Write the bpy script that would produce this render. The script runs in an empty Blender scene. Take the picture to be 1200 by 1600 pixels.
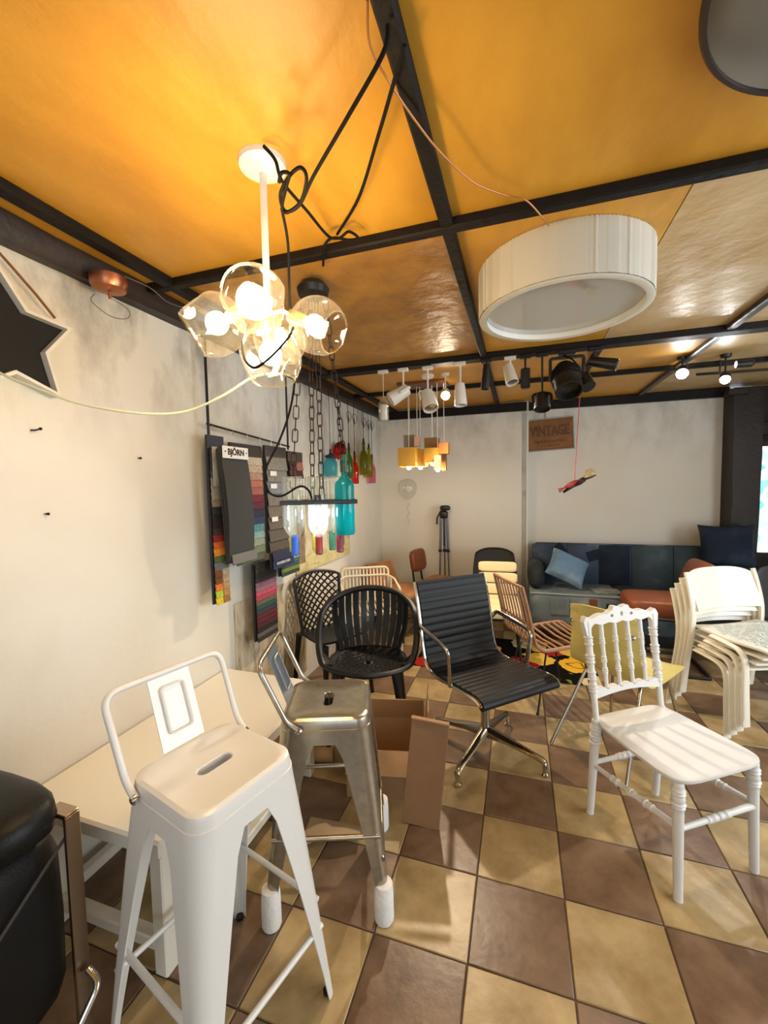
import bpy, bmesh, math, random
from mathutils import Vector, Matrix
random.seed(7)
PI = math.pi
S = bpy.context.scene
COL = S.collection

# ---------------------------------------------------------------- camera
FPX, CAMH = 650.0, 1.5
def _n(v): return v.normalized()
_y = _n(Vector((812-600, 45, -FPX)))
_x = -Vector((-1406-600, 4, -FPX)); _x = _n(_x - _y*_x.dot(_y))
_z = _x.cross(_y)
ROT = Matrix((_x, _y, _z))              # camera space -> room space
CAM = Vector((0, 0, CAMH))
cd = bpy.data.cameras.new('camera'); cam = bpy.data.objects.new('camera', cd); COL.objects.link(cam)
cd.sensor_fit = 'HORIZONTAL'; cd.sensor_width = 36.0; cd.lens = 36.0*FPX/1200.0
cd.clip_start = 0.02; cd.clip_end = 60
cam.matrix_world = Matrix.Translation(CAM) @ ROT.to_4x4()
S.camera = cam
def ray(u, v): return ROT @ Vector((u-600, -(v-800), -FPX))
def onz(u, v, z): d = ray(u, v); return CAM + d*((z-CAMH)/d.z)
def ony(u, v, y): d = ray(u, v); return CAM + d*(y/d.y)
def onx(u, v, x): d = ray(u, v); return CAM + d*(x/d.x)

# ---------------------------------------------------------------- world, light, exposure
S.view_settings.view_transform = 'Standard'; S.view_settings.look = 'None'
S.view_settings.gamma = 1.0; S.view_settings.use_curve_mapping = False
S.view_settings.exposure = 0.75
S.cycles.max_bounces = 8; S.cycles.transparent_max_bounces = 24
S.cycles.sample_clamp_indirect = 4.0
W = bpy.data.worlds.new('daylight_sky'); S.world = W; W.use_nodes = True
W.node_tree.nodes['Background'].inputs[0].default_value = (0.75, 0.86, 1.0, 1)
W.node_tree.nodes['Background'].inputs[1].default_value = 1.0
def area(name, loc, aim, sx, sy, power, col):
    d = bpy.data.lights.new(name, 'AREA'); d.shape = 'RECTANGLE'; d.size = sx; d.size_y = sy
    d.energy = power; d.color = col
    o = bpy.data.objects.new(name, d); COL.objects.link(o); o.location = loc
    o.rotation_euler = (Vector(aim)-Vector(loc)).to_track_quat('-Z', 'Y').to_euler(); return o
# daylight through the shop window behind the photographer and the one in the right wall
area('daylight_shop_front', (0.9, -1.72, 1.35), (0.9, 4, 1.2), 2.9, 1.7, 13, (0.84, 0.93, 1.0))
area('daylight_side_window', (2.72, 1.6, 1.4), (0, 1.6, 1.3), 2.3, 1.5, 40, (0.86, 0.93, 1.0))

# ---------------------------------------------------------------- materials
def lin(c):
    if isinstance(c, str):
        c = tuple(int(c[i:i+2], 16)/255 for i in (0, 2, 4))
    return tuple((x/12.92 if x <= .04045 else ((x+.055)/1.055)**2.4) for x in c) + (1,)
MATS = {}
def mat(name, col, rough=.5, metal=0, col2=None, nscale=6, bump=0, bscale=40, spec=.5, coat=0, rnd=0, stretch=None, ramp=(.35, .68), sheen=0, bdist=.01):
    if name in MATS: return MATS[name]
    m = bpy.data.materials.new(name); m.use_nodes = True; nt = m.node_tree; N = nt.nodes; L = nt.links
    b = N['Principled BSDF']; b.inputs['Roughness'].default_value = rough; b.inputs['Metallic'].default_value = metal
    b.inputs['Specular IOR Level'].default_value = spec; b.inputs['Coat Weight'].default_value = coat
    if sheen: b.inputs['Sheen Weight'].default_value = sheen
    b.inputs['Base Color'].default_value = lin(col)
    if col2 or bump or rnd:
        tc = N.new('ShaderNodeTexCoord'); vec = tc.outputs['Object']
        if stretch:
            mp = N.new('ShaderNodeMapping'); mp.inputs['Scale'].default_value = stretch
            L.new(vec, mp.inputs[0]); vec = mp.outputs[0]
    if rnd:
        oi = N.new('ShaderNodeObjectInfo'); ad = N.new('ShaderNodeVectorMath'); ad.operation = 'ADD'
        sc = N.new('ShaderNodeVectorMath'); sc.operation = 'SCALE'; sc.inputs['Scale'].default_value = 37.0
        L.new(oi.outputs['Random'], sc.inputs[0]); L.new(vec, ad.inputs[0]); L.new(sc.outputs[0], ad.inputs[1]); vec = ad.outputs[0]
    last = None
    if col2:
        n = N.new('ShaderNodeTexNoise'); n.inputs['Scale'].default_value = nscale; n.inputs['Detail'].default_value = 6
        n.inputs['Roughness'].default_value = .6
        r = N.new('ShaderNodeValToRGB'); r.color_ramp.elements[0].position, r.color_ramp.elements[1].position = ramp
        r.color_ramp.elements[0].color = lin(col); r.color_ramp.elements[1].color = lin(col2)
        L.new(vec, n.inputs['Vector']); L.new(n.outputs['Fac'], r.inputs[0]); last = r.outputs[0]
        if rnd:
            hs = N.new('ShaderNodeHueSaturation'); mr = N.new('ShaderNodeMapRange')
            mr.inputs[3].default_value = 1-rnd; mr.inputs[4].default_value = 1+rnd
            L.new(oi.outputs['Random'], mr.inputs[0]); L.new(mr.outputs[0], hs.inputs['Value']); L.new(last, hs.inputs['Color']); last = hs.outputs[0]
        L.new(last, b.inputs['Base Color'])
    if bump:
        n2 = N.new('ShaderNodeTexNoise'); n2.inputs['Scale'].default_value = bscale; n2.inputs['Detail'].default_value = 5
        bp = N.new('ShaderNodeBump'); bp.inputs['Strength'].default_value = bump; bp.inputs['Distance'].default_value = bdist
        L.new(vec, n2.inputs['Vector']); L.new(n2.outputs['Fac'], bp.inputs['Height']); L.new(bp.outputs[0], b.inputs['Normal'])
    MATS[name] = m; return m
def glass(name, tint=(1, 1, 1), refl=.9, milky=0.0):
    if name in MATS: return MATS[name]
    m = bpy.data.materials.new(name); m.use_nodes = True; nt = m.node_tree; N = nt.nodes; L = nt.links
    N.remove(N['Principled BSDF']); out = N['Material Output']
    t = N.new('ShaderNodeBsdfTransparent'); t.inputs[0].default_value = lin(tint) if isinstance(tint, str) else (*tint, 1)
    g = N.new('ShaderNodeBsdfGlossy'); g.inputs['Roughness'].default_value = .04
    fr = N.new('ShaderNodeLayerWeight'); fr.inputs['Blend'].default_value = .5
    pw = N.new('ShaderNodeMath'); pw.operation = 'POWER'; pw.inputs[1].default_value = 3.2
    ml = N.new('ShaderNodeMath'); ml.operation = 'MULTIPLY_ADD'; ml.inputs[1].default_value = refl*.9; ml.inputs[2].default_value = .05
    mx = N.new('ShaderNodeMixShader'); L.new(fr.outputs['Facing'], pw.inputs[0]); L.new(pw.outputs[0], ml.inputs[0]); L.new(ml.outputs[0], mx.inputs[0])
    L.new(t.outputs[0], mx.inputs[1]); L.new(g.outputs[0], mx.inputs[2]); last = mx.outputs[0]
    if milky:
        d = N.new('ShaderNodeBsdfTranslucent'); d.inputs[0].default_value = t.inputs[0].default_value
        m2 = N.new('ShaderNodeMixShader'); m2.inputs[0].default_value = milky
        L.new(last, m2.inputs[1]); L.new(d.outputs[0], m2.inputs[2]); last = m2.outputs[0]
    L.new(last, out.inputs[0]); MATS[name] = m; return m
def emit(name, col, strength):
    if name in MATS: return MATS[name]
    m = bpy.data.materials.new(name); m.use_nodes = True; nt = m.node_tree
    b = nt.nodes['Principled BSDF']; b.inputs['Base Color'].default_value = (1, 1, 1, 1)
    b.inputs['Emission Color'].default_value = (*col, 1); b.inputs['Emission Strength'].default_value = strength
    MATS[name] = m; return m

# ---------------------------------------------------------------- mesh builder
class MB:
    def __init__(s): s.v = []; s.f = []
    def add(s, vs, fs, T=None):
        o = len(s.v)
        s.v += [tuple(T @ Vector(p)) if T is not None else tuple(p) for p in vs]
        s.f += [tuple(i+o for i in f) for f in fs]; return s
    def box(s, c, d, bev=0.0, T=None, R=None):
        hx, hy, hz = d[0]/2, d[1]/2, d[2]/2; c = Vector(c)
        if bev <= 0:
            vs = [(x, y, z) for z in (-hz, hz) for y in (-hy, hy) for x in (-hx, hx)]
            fs = [(0, 2, 3, 1), (4, 5, 7, 6), (0, 1, 5, 4), (2, 6, 7, 3), (0, 4, 6, 2), (1, 3, 7, 5)]
        else:
            b = min(bev, hx*.98, hy*.98, hz*.98)
            def ring(x, y, k, z): return [(x-k, -y, z), (x, -y+k, z), (x, y-k, z), (x-k, y, z), (-x+k, y, z), (-x, y-k, z), (-x, -y+k, z), (-x+k, -y, z)]
            rs = [ring(hx-b, hy-b, b*.4, -hz), ring(hx, hy, b, -hz+b), ring(hx, hy, b, hz-b), ring(hx-b, hy-b, b*.4, hz)]
            vs = [p for r in rs for p in r]; fs = [tuple(range(7, -1, -1)), tuple(range(24, 32))]
            for k in range(3):
                for i in range(8):
                    j = (i+1) % 8; fs.append((k*8+i, k*8+j, k*8+8+j, k*8+8+i))
        M = Matrix.Translation(c)
        if R is not None: M = M @ R.to_4x4()
        return s.add(vs, fs, (T @ M) if T is not None else M)
    def loft(s, rings, closed=True, cap=True, T=None):
        n = len(rings[0]); vs = [p for r in rings for p in r]; fs = []
        for k in range(len(rings)-1):
            for i in range(n if closed else n-1):
                j = (i+1) % n; fs.append((k*n+i, k*n+j, (k+1)*n+j, (k+1)*n+i))
        if cap and closed:
            fs.append(tuple(range(n-1, -1, -1))); m = (len(rings)-1)*n; fs.append(tuple(range(m, m+n)))
        return s.add(vs, fs, T)
    def tube(s, pts, r, n=8, closed=False, T=None, cap=True, flat=1.0, up=None):
        P = [Vector(p) for p in pts]; m = len(P); rr = r if isinstance(r, (list, tuple)) else [r]*m
        tan = []
        for i in range(m):
            a = P[(i-1) % m] if (closed or i > 0) else P[i]; b = P[(i+1) % m] if (closed or i < m-1) else P[i]
            t = (b-a); tan.append(t.normalized() if t.length > 1e-9 else Vector((0, 0, 1)))
        ref = Vector(up) if up is not None else (Vector((0, 0, 1)) if abs(tan[0].z) < .9 else Vector((1, 0, 0)))
        nr = (ref - tan[0]*ref.dot(tan[0])).normalized(); rings = []
        for i in range(m):
            nr = (nr - tan[i]*nr.dot(tan[i]))
            nr = nr.normalized() if nr.length > 1e-6 else tan[i].orthogonal().normalized()
            bi = tan[i].cross(nr)
            rings.append([P[i] + (nr*math.cos(a)*flat + bi*math.sin(a))*rr[i] for a in [2*PI*k/n for k in range(n)]])
        if closed: rings.append(rings[0])
        return s.loft(rings, cap=cap and not closed, T=T)
    def lathe(s, prof, n=20, T=None, cap=True, mod=None):
        rings = []
        for r, z in prof:
            rings.append([((r*(mod(2*PI*k/n, z) if mod else 1))*math.cos(2*PI*k/n), (r*(mod(2*PI*k/n, z) if mod else 1))*math.sin(2*PI*k/n), z) for k in range(n)])
        return s.loft(rings, cap=cap, T=T)
    def sphere(s, c, r, n=14, m=9, T=None, sc=(1, 1, 1)):
        c = Vector(c); vs = [c+Vector((0, 0, -r*sc[2]))]; fs = []
        for i in range(1, m):
            a = -PI/2+PI*i/m
            for k in range(n):
                b = 2*PI*k/n; vs.append(c+Vector((r*sc[0]*math.cos(a)*math.cos(b), r*sc[1]*math.cos(a)*math.sin(b), r*sc[2]*math.sin(a))))
        vs.append(c+Vector((0, 0, r*sc[2])))
        for k in range(n): fs.append((0, 1+(k+1) % n, 1+k))
        for i in range(m-2):
            for k in range(n): fs.append((1+i*n+k, 1+i*n+(k+1) % n, 1+(i+1)*n+(k+1) % n, 1+(i+1)*n+k))
        t = len(vs)-1; o = 1+(m-2)*n
        for k in range(n): fs.append((o+k, o+(k+1) % n, t))
        return s.add(vs, fs, T)
    def slab(s, fn, nu, nv, th, T=None):
        """thick sheet: fn(u,v)->(point), offset along the normal by th"""
        P = [[Vector(fn(i/nu, j/nv)) for j in range(nv+1)] for i in range(nu+1)]
        Q = []
        for i in range(nu+1):
            row = []
            for j in range(nv+1):
                a = P[min(i+1, nu)][j]-P[max(i-1, 0)][j]; b = P[i][min(j+1, nv)]-P[i][max(j-1, 0)]
                nn = a.cross(b); nn = nn.normalized() if nn.length > 1e-12 else Vector((0, 0, 1)); row.append(P[i][j]+nn*th)
            Q.append(row)
        vs = [p for r in P for p in r]+[p for r in Q for p in r]; o = (nu+1)*(nv+1); w = nv+1; fs = []
        for i in range(nu):
            for j in range(nv):
                a, b, c, d = i*w+j, (i+1)*w+j, (i+1)*w+j+1, i*w+j+1
                fs.append((a, d, c, b)); fs.append((a+o, b+o, c+o, d+o))
        for i in range(nu):
            a, b = i*w, (i+1)*w; fs.append((a, b, b+o, a+o))
            a, b = i*w+nv, (i+1)*w+nv; fs.append((b, a, a+o, b+o))
        for j in range(nv):
            a, b = j, j+1; fs.append((b, a, a+o, b+o))
            a, b = nu*w+j, nu*w+j+1; fs.append((a, b, b+o, a+o))
        return s.add(vs, fs, T)
    def prism(s, out, z0, z1, T=None):
        n = len(out); return s.loft([[(x, y, z0) for x, y in out], [(x, y, z1) for x, y in out]], T=T)
    def pillow(s, c, d, p=2.6, n=20, m=12, T=None, R=None):
        """superellipsoid"""
        def sg(x, e): return math.copysign(abs(x)**e, x)
        e = 2/p; M = Matrix.Translation(Vector(c)) @ (R.to_4x4() if R is not None else Matrix())
        rings = []
        for i in range(m+1):
            a = -PI/2+PI*i/m; a = max(-PI/2+.02, min(PI/2-.02, a))
            rings.append([(d[0]/2*sg(math.cos(a), e)*sg(math.cos(2*PI*k/n), e), d[1]/2*sg(math.cos(a), e)*sg(math.sin(2*PI*k/n), e), d[2]/2*sg(math.sin(a), e)) for k in range(n)])
        return s.loft(rings, T=(T @ M) if T is not None else M)
    def mesh(s, name, angle=40):
        me = bpy.data.meshes.new(name); me.from_pydata(s.v, [], s.f); me.update()
        bm = bmesh.new(); bm.from_mesh(me); bmesh.ops.recalc_face_normals(bm, faces=bm.faces); bm.to_mesh(me); bm.free()
        for p in me.polygons: p.use_smooth = True
        me.set_sharp_from_angle(angle=math.radians(angle)); return me
    def build(s, name, m, parent=None, angle=40, loc=None, rot=None):
        me = s.mesh(name, angle); me.materials.append(m)
        o = bpy.data.objects.new(name, me); COL.objects.link(o)
        if parent is not None: o.parent = parent
        if loc is not None: o.location = loc
        if rot is not None: o.rotation_euler = rot
        return o
def tag(o, label, cat, group=None):
    o['label'] = label; o['category'] = cat
    if group: o['group'] = group
    return o
def struct(o): o['kind'] = 'structure'; return o
def thing(name, label, cat, loc=(0, 0, 0), deg=0, group=None):
    o = bpy.data.objects.new(name, None); COL.objects.link(o); o.empty_display_size = .05
    o.location = loc; o.rotation_euler = (0, 0, math.radians(deg)); return tag(o, label, cat, group)
def dup(o, parent=None):
    c = o.copy(); COL.objects.link(c); c.parent = parent
    for ch in [x for x in o.children]: dup(ch, c)
    return c
def catmull(pts, k=8, closed=False):
    P = [Vector(p) for p in pts]; n = len(P); out = []
    for i in range(n if closed else n-1):
        if closed: a, b, c, d = P[(i-1) % n], P[i], P[(i+1) % n], P[(i+2) % n]
        else: a, b, c, d = P[max(i-1, 0)], P[i], P[i+1], P[min(i+2, n-1)]
        for q in range(k):
            t = q/k; out.append(.5*((2*b)+(c-a)*t+(2*a-5*b+4*c-d)*t*t+(3*b-3*c+d-a)*t**3))
    if not closed: out.append(P[-1])
    return out
def fillet(pts, r, k=5, closed=False):
    P = [Vector(p) for p in pts]; n = len(P); out = []
    for i in range(n):
        if not closed and i in (0, n-1): out.append(P[i]); continue
        a, b, c = P[(i-1) % n], P[i], P[(i+1) % n]
        q = min(r, (a-b).length*.48, (c-b).length*.48); s, e = b+(a-b).normalized()*q, b+(c-b).normalized()*q
        for j in range(k+1):
            t = j/k; out.append(s*(1-t)**2+b*2*t*(1-t)+e*t*t)
    return out
def text_mesh(body, size, ext, name):
    cu = bpy.data.curves.new(name, 'FONT'); cu.body = body; cu.size = size; cu.offset = size*.03; cu.extrude = ext; cu.align_x = 'CENTER'; cu.align_y = 'CENTER'
    o = bpy.data.objects.new(name, cu); COL.objects.link(o)
    me = bpy.data.meshes.new_from_object(o.evaluated_get(bpy.context.evaluated_depsgraph_get()))
    bpy.data.objects.remove(o); bpy.data.curves.remove(cu); return me
def frame_to(d, roll_ref=(0, 0, 1)):
    """matrix whose +Z runs along d"""
    return Vector(d).to_track_quat('Z', 'Y').to_matrix().to_4x4()
def TR(x, y, z): return Matrix.Translation((x, y, z))
def RX(a): return Matrix.Rotation(math.radians(a), 4, 'X')
def RY(a): return Matrix.Rotation(math.radians(a), 4, 'Y')
def RZ(a): return Matrix.Rotation(math.radians(a), 4, 'Z')

# shared materials
M_white_paint = mat('white_powder_coat', 'dddbd5', .3, coat=.3)
M_steel = mat('brushed_gunmetal', 'b3ab9b', .28, .9, 'a09a8c', 30)
M_chrome = mat('polished_chrome', 'cfccc6', .12, 1)
M_alu = mat('polished_aluminium', 'b9b1a4', .22, 1)
M_black_metal = mat('black_metal', '121212', .4)
M_black_plastic = mat('black_plastic', '101112', .42, bump=.05, bscale=200)
M_black_leather = mat('black_leather', '0b0b0b', .45, bump=.12, bscale=180, spec=.3)
M_white_plastic = mat('white_plastic', 'e6e2d8', .35)
M_cream_plastic = mat('cream_plastic', 'e3dcc6', .38)
M_tan = mat('tan_leather', 'b57c4a', .5, col2='97602f', nscale=5, bump=.15, bscale=120)
M_brown = mat('brown_leather', '8a4a26', .42, col2='74391c', nscale=5, bump=.15, bscale=120)
M_wood_dark = mat('dark_stained_wood', '2b1b12', .55, col2='170e09', nscale=7, bump=.3, bscale=25, stretch=(1, 1, 1))
M_card = mat('corrugated_cardboard', 'a6835c', .85, col2='977450', nscale=4)
M_cable = mat('black_fabric_cable', '080706', .75, spec=.2)

# ---------------------------------------------------------------- setting
XW, YB, YB2, ZC, XR, YF = -1.60, 4.80, 4.92, 2.38, 2.8, -1.8
def grime_wall(name, base, stain, warm):
    m = bpy.data.materials.new(name); m.use_nodes = True; nt = m.node_tree; N = nt.nodes; L = nt.links
    b = N['Principled BSDF']; b.inputs['Roughness'].default_value = .75; b.inputs['Specular IOR Level'].default_value = .25
    tc = N.new('ShaderNodeTexCoord'); n1 = N.new('ShaderNodeTexNoise'); n1.inputs['Scale'].default_value = 1.3; n1.inputs['Detail'].default_value = 5
    r1 = N.new('ShaderNodeValToRGB'); r1.color_ramp.elements[0].position = .38; r1.color_ramp.elements[1].position = .62
    r1.color_ramp.elements[0].color = lin(base); r1.color_ramp.elements[1].color = lin(warm)
    # soot and damp marks along the top of the wall, broken up by noise
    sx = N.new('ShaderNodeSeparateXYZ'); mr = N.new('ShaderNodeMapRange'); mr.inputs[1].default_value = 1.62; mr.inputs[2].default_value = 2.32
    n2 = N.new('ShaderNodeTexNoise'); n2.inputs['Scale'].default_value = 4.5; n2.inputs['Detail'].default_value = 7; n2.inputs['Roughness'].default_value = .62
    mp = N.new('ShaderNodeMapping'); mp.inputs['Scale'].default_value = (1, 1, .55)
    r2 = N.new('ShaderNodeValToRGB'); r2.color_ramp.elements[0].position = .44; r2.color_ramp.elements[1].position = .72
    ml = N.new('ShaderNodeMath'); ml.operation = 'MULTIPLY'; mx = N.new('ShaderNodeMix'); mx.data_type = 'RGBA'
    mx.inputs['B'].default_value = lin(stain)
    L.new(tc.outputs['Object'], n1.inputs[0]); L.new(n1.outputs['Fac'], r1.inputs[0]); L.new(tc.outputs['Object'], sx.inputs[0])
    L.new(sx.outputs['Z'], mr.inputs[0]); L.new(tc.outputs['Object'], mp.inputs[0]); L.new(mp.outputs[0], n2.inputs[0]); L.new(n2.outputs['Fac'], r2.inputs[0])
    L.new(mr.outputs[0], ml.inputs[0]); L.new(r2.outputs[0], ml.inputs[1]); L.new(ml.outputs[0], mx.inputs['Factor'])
    L.new(r1.outputs[0], mx.inputs['A']); L.new(mx.outputs['Result'], b.inputs['Base Color'])
    n3 = N.new('ShaderNodeTexNoise'); n3.inputs['Scale'].default_value = 30; n3.inputs['Detail'].default_value = 6
    bp = N.new('ShaderNodeBump'); bp.inputs['Strength'].default_value = .12; bp.inputs['Distance'].default_value = .01
    L.new(tc.outputs['Object'], n3.inputs[0]); L.new(n3.outputs['Fac'], bp.inputs['Height']); L.new(bp.outputs[0], b.inputs['Normal'])
    return m
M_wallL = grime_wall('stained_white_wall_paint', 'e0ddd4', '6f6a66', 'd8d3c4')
M_wallB = grime_wall('old_white_wall_paint', 'e0dcd2', 'b4aca0', 'ded8c8')
M_ceil = mat('ochre_ceiling_paint', 'd29c36', .42, col2='b98226', nscale=3.5, bump=.4, bscale=12, stretch=(1, .45, 1), rnd=.05, spec=.45, bdist=.012)
M_ceil_rough = mat('blistered_ochre_paint', 'bd8a3a', .42, col2='96682a', nscale=4.5, bump=.45, bscale=8, bdist=.035, spec=.4)
M_ceil_glare = mat('glare_paled_ochre_paint', 'cbb083', .38, col2='b58e50', nscale=2.2, bump=.35, bscale=6, bdist=.025, spec=.5)  # ochre paled: daylight glare on the right-hand boards put into the colour
M_beam = mat('black_painted_beam', '17110d', .6, col2='0d0907', spec=.25, nscale=12, bump=.35, bscale=35)
M_grout = mat('tile_grout', '5b4a3a', .9)
M_tileL = mat('cream_stone_tile', 'b39b6e', .34, col2='8f764c', nscale=7, bump=.1, bscale=30, rnd=.05)
M_tileD = mat('brown_stone_tile', '80664e', .34, col2='5f4733', nscale=7, bump=.1, bscale=30, rnd=.06)

fl = struct(MB().box(((XW+XR)/2, 1.6, -.055), (XR-XW+.3, 7.2, .1)).build('floor', M_grout))
P_T = .31
tl = MB().box((0, 0, -.008), (P_T-.005, P_T-.005, .016), .0025).mesh('tile'); tl.materials.append(M_tileL)
td = tl.copy(); td.materials.clear(); td.materials.append(M_tileD)
for i in range(-5, 10):
    for j in range(-5, 11):
        o = bpy.data.objects.new('tile', tl if (i+j) % 2 == 0 else td); COL.objects.link(o); o.parent = fl
        o.location = (-.153+P_T*(i+.5), 1.535+P_T*(j+.5), random.uniform(-.0006, .0004))
# floor beyond the laid-out tiles, out of the picture
wl = struct(MB().box((XW-.1, 1.6, 1.2), (.2, 7.2, 2.5)).build('wall_left', M_wallL))
struct(MB().box((-.78, YB+.1, 1.2), (1.74, .2, 2.46)).build('wall_back', M_wallB))
struct(MB().box((.99, YB2+.1, 1.2), (1.84, .2, 2.46)).build('wall_back_recess', M_wallB))
struct(MB().box((.045, YB+.03, 1.17), (.07, .06, 2.34), .01).build('trim_1', mat('grey_batten_paint', 'cfcbc2', .7, col2='bdb8ae', nscale=8)))
# back wall right of the post, round the small window
m = MB().box((2.65, YB2+.1, .38), (1.1, .2, .8)).box((2.65, YB2+.1, 2.1), (1.1, .2, .56)).box((3.0, YB2+.1, 1.3), (.4, .2, 1.05))
struct(m.build('wall_back_window_side', mat('dark_brown_panelling', '33251b', .6, col2='221710', nscale=6)))
# right wall with side window, front wall with shop window (both behind or beside the camera)
m = MB().box((XR+.1, 1.6, .3), (.2, 7.2, .6)).box((XR+.1, 1.6, 2.27), (.2, 7.2, .24)).box((XR+.1, -.8, 1.38), (.2, 2.4, 1.56)).box((XR+.1, 4.0, 1.38), (.2, 2.4, 1.56))
struct(m.build('wall_right', M_wallB))
m = MB().box((.8, YF-.1, .2), (5.0, .2, .45)).box((.8, YF-.1, 2.32), (5.0, .2, .2)).box((-1.15, YF-.1, 1.3), (.9, .2, 1.8)).box((2.85, YF-.1, 1.3), (.7, .2, 1.8))
struct(m.build('wall_front', M_wallB))
def window(name, c, axis, w, h):
    root = bpy.data.objects.new(name, None); COL.objects.link(root); root.location = c; struct(root)
    if axis == 'x': root.rotation_euler = (0, 0, PI/2)
    m = MB(); t = .05
    m.box((0, 0, h/2-t/2), (w, .06, t)).box((0, 0, -h/2+t/2), (w, .06, t)).box((-w/2+t/2, 0, 0), (t, .06, h)).box((w/2-t/2, 0, 0), (t, .06, h)).box((0, 0, 0), (t, .05, h))
    m.build('window_frame', M_wood_dark, root); MB().box((0, 0, 0), (w-.06, .006, h-.06)).build('pane', glass('window_glass', (.96, .98, .97)), root); return root
window('window_2', (XR+.08, 1.6, 1.4), 'x', 2.4, 1.6)
window('window_3', (.9, YF-.05, 1.32), 'y', 3.0, 1.8)

# ceiling: boards between the beams
ce = struct(MB().box(((XW+XR)/2, 1.6, ZC+.09), (XR-XW+.3, 7.2, .1)).build('ceiling', M_ceil))
bx = [XW, -1.40, -.232, .49, 1.14, 2.2, XR]; by = [YF, .0, 1.45, 2.95, 3.79, YB2]
pm = {}
for j in range(len(by)-1):
    cx = bx if j >= 2 else [XW, -1.40, -.232, 1.14, 2.2, XR]
    for i in range(len(cx)-1):
        w, d = cx[i+1]-cx[i], by[j+1]-by[j]
        mm = M_ceil
        if j == 2 and i in (0, 1): mm = M_ceil_rough
        if j == 2 and i >= 3: mm = M_ceil_glare
        if i >= 4: mm = M_ceil_glare
        o = MB().box((0, 0, .02), (w-.004, d-.004, .04)).build('ceiling_board', mm, ce)
        o.location = ((cx[i]+cx[i+1])/2, (by[j]+by[j+1])/2, ZC)
        me = o.data
tn = 2
def beam(c, d, m=None):
    global tn
    o = struct(MB().box(c, d, .006).build('trim_%d' % tn, m or M_beam)); tn += 1; return o
for x, w in ((-1.40, .055), (-.232, .042), (.49, .04), (1.14, .045), (2.2, .045)):
    y0, y1 = (YF if x != .49 else 2.95), YB
    beam((x, (y0+y1)/2, ZC-.015), (w, y1-y0, .034), M_beam if x != 1.14 else mat('grey_worn_beam', '4a443e', .45, col2='2c2824', nscale=9, bump=.3, bscale=30))
for y, w, dp in ((1.45, .042, .036), (2.97, .10, .04), (3.79, .045, .036)):
    beam(((XW+XR)/2, y, ZC-dp/2+.001), (XR-XW, w, dp))
beam((-.78, YB-.03, 2.32), (1.7, .06, .09)); beam((.95, YB2-.04, 2.335), (1.9, .08, .085))
# rustic lintel along the left wall
m = MB()
rings = []
for k in range(24):
    y = YF+(YB-YF)*k/23; j = lambda a: random.uniform(-a, a)
    rings.append([(XW-.02, y, 2.30+j(.006)), (-1.535+j(.006), y, 2.292+j(.006)), (-1.522+j(.005), y, 2.31), (-1.515+j(.006), y, 2.375), (XW-.02, y, 2.379)])
m.loft(rings); wb = struct(m.build('trim_%d' % tn, M_wood_dark, angle=30)); tn += 1
# dark timber post and header at the right of the back wall
m = MB(); rings = []
for k in range(12):
    z = 2.34*k/11; j = lambda: random.uniform(-.008, .008)
    rings.append([(1.885+j(), 4.70, z), (2.10+j(), 4.70+j(), z), (2.11+j(), 4.93, z), (1.88, 4.93, z)])
m.loft(rings); struct(m.build('trim_%d' % tn, M_wood_dark, angle=30)); tn += 1
beam((2.4, 4.86, 1.97), (.62, .12, .12), M_wood_dark); beam((1.9, 4.72, 2.3), (.16, .1, .06), M_wood_dark)
# the small window beside the post: pane glows, standing in for bright foliage outside
w1 = bpy.data.objects.new('window_1', None); COL.objects.link(w1); w1.location = (2.44, 4.9, 1.3); struct(w1)
m = MB(); m.box((-.325, 0, 0), (.05, .08, 1.1)).box((.33, 0, 0), (.05, .08, 1.1)).box((0, 0, .53), (.66, .08, .05)).box((0, 0, -.53), (.66, .08, .05)); m.build('window_frame', M_wood_dark, w1)
fm = bpy.data.materials.new('glowing_foliage_view'); fm.use_nodes = True; N = fm.node_tree.nodes; L = fm.node_tree.links; b = N['Principled BSDF']
tc = N.new('ShaderNodeTexCoord'); vo = N.new('ShaderNodeTexVoronoi'); vo.inputs['Scale'].default_value = 16; r = N.new('ShaderNodeValToRGB')
e = r.color_ramp.elements; e[0].color = lin('f4ffff'); e[1].color = lin('1fb9b5'); e[0].position = .45; e[1].position = .8
L.new(tc.outputs['Object'], vo.inputs[0]); L.new(vo.outputs['Color'], r.inputs[0]); L.new(r.outputs[0], b.inputs['Emission Color']); b.inputs['Emission Strength'].default_value = 1.1
MB().box((0, 0, 0), (.62, .008, 1.04)).build('pane', fm, w1)
# nails in the left wall
M_nail = mat('rusty_nail', '2a2019', .6, .6)
for (u, v), lb in zip([(48, 672), (71, 803), (216, 716), (42, 391)],
        ['bent rusty nail in left wall just below the star', 'dark nail in bare left wall, lowest of the nails', 'dark nail in left wall nearest the fabric samples', 'dark nail high in left wall under the timber beam']):
    p = onx(u, v, XW); n = MB().tube([(-.01, 0, 0), (.02, .0, -.002), (.03, .012, .004)] if v == 672 else [(-.01, 0, 0), (.014, 0, 0)], .0028, 6)
    n.sphere((.03, .012, .004) if v == 672 else (.014, 0, 0), .0055, 8, 5)
    tag(n.build('wall_nail', M_nail, loc=p), lb, 'nail', 'nails in the left wall')

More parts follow.
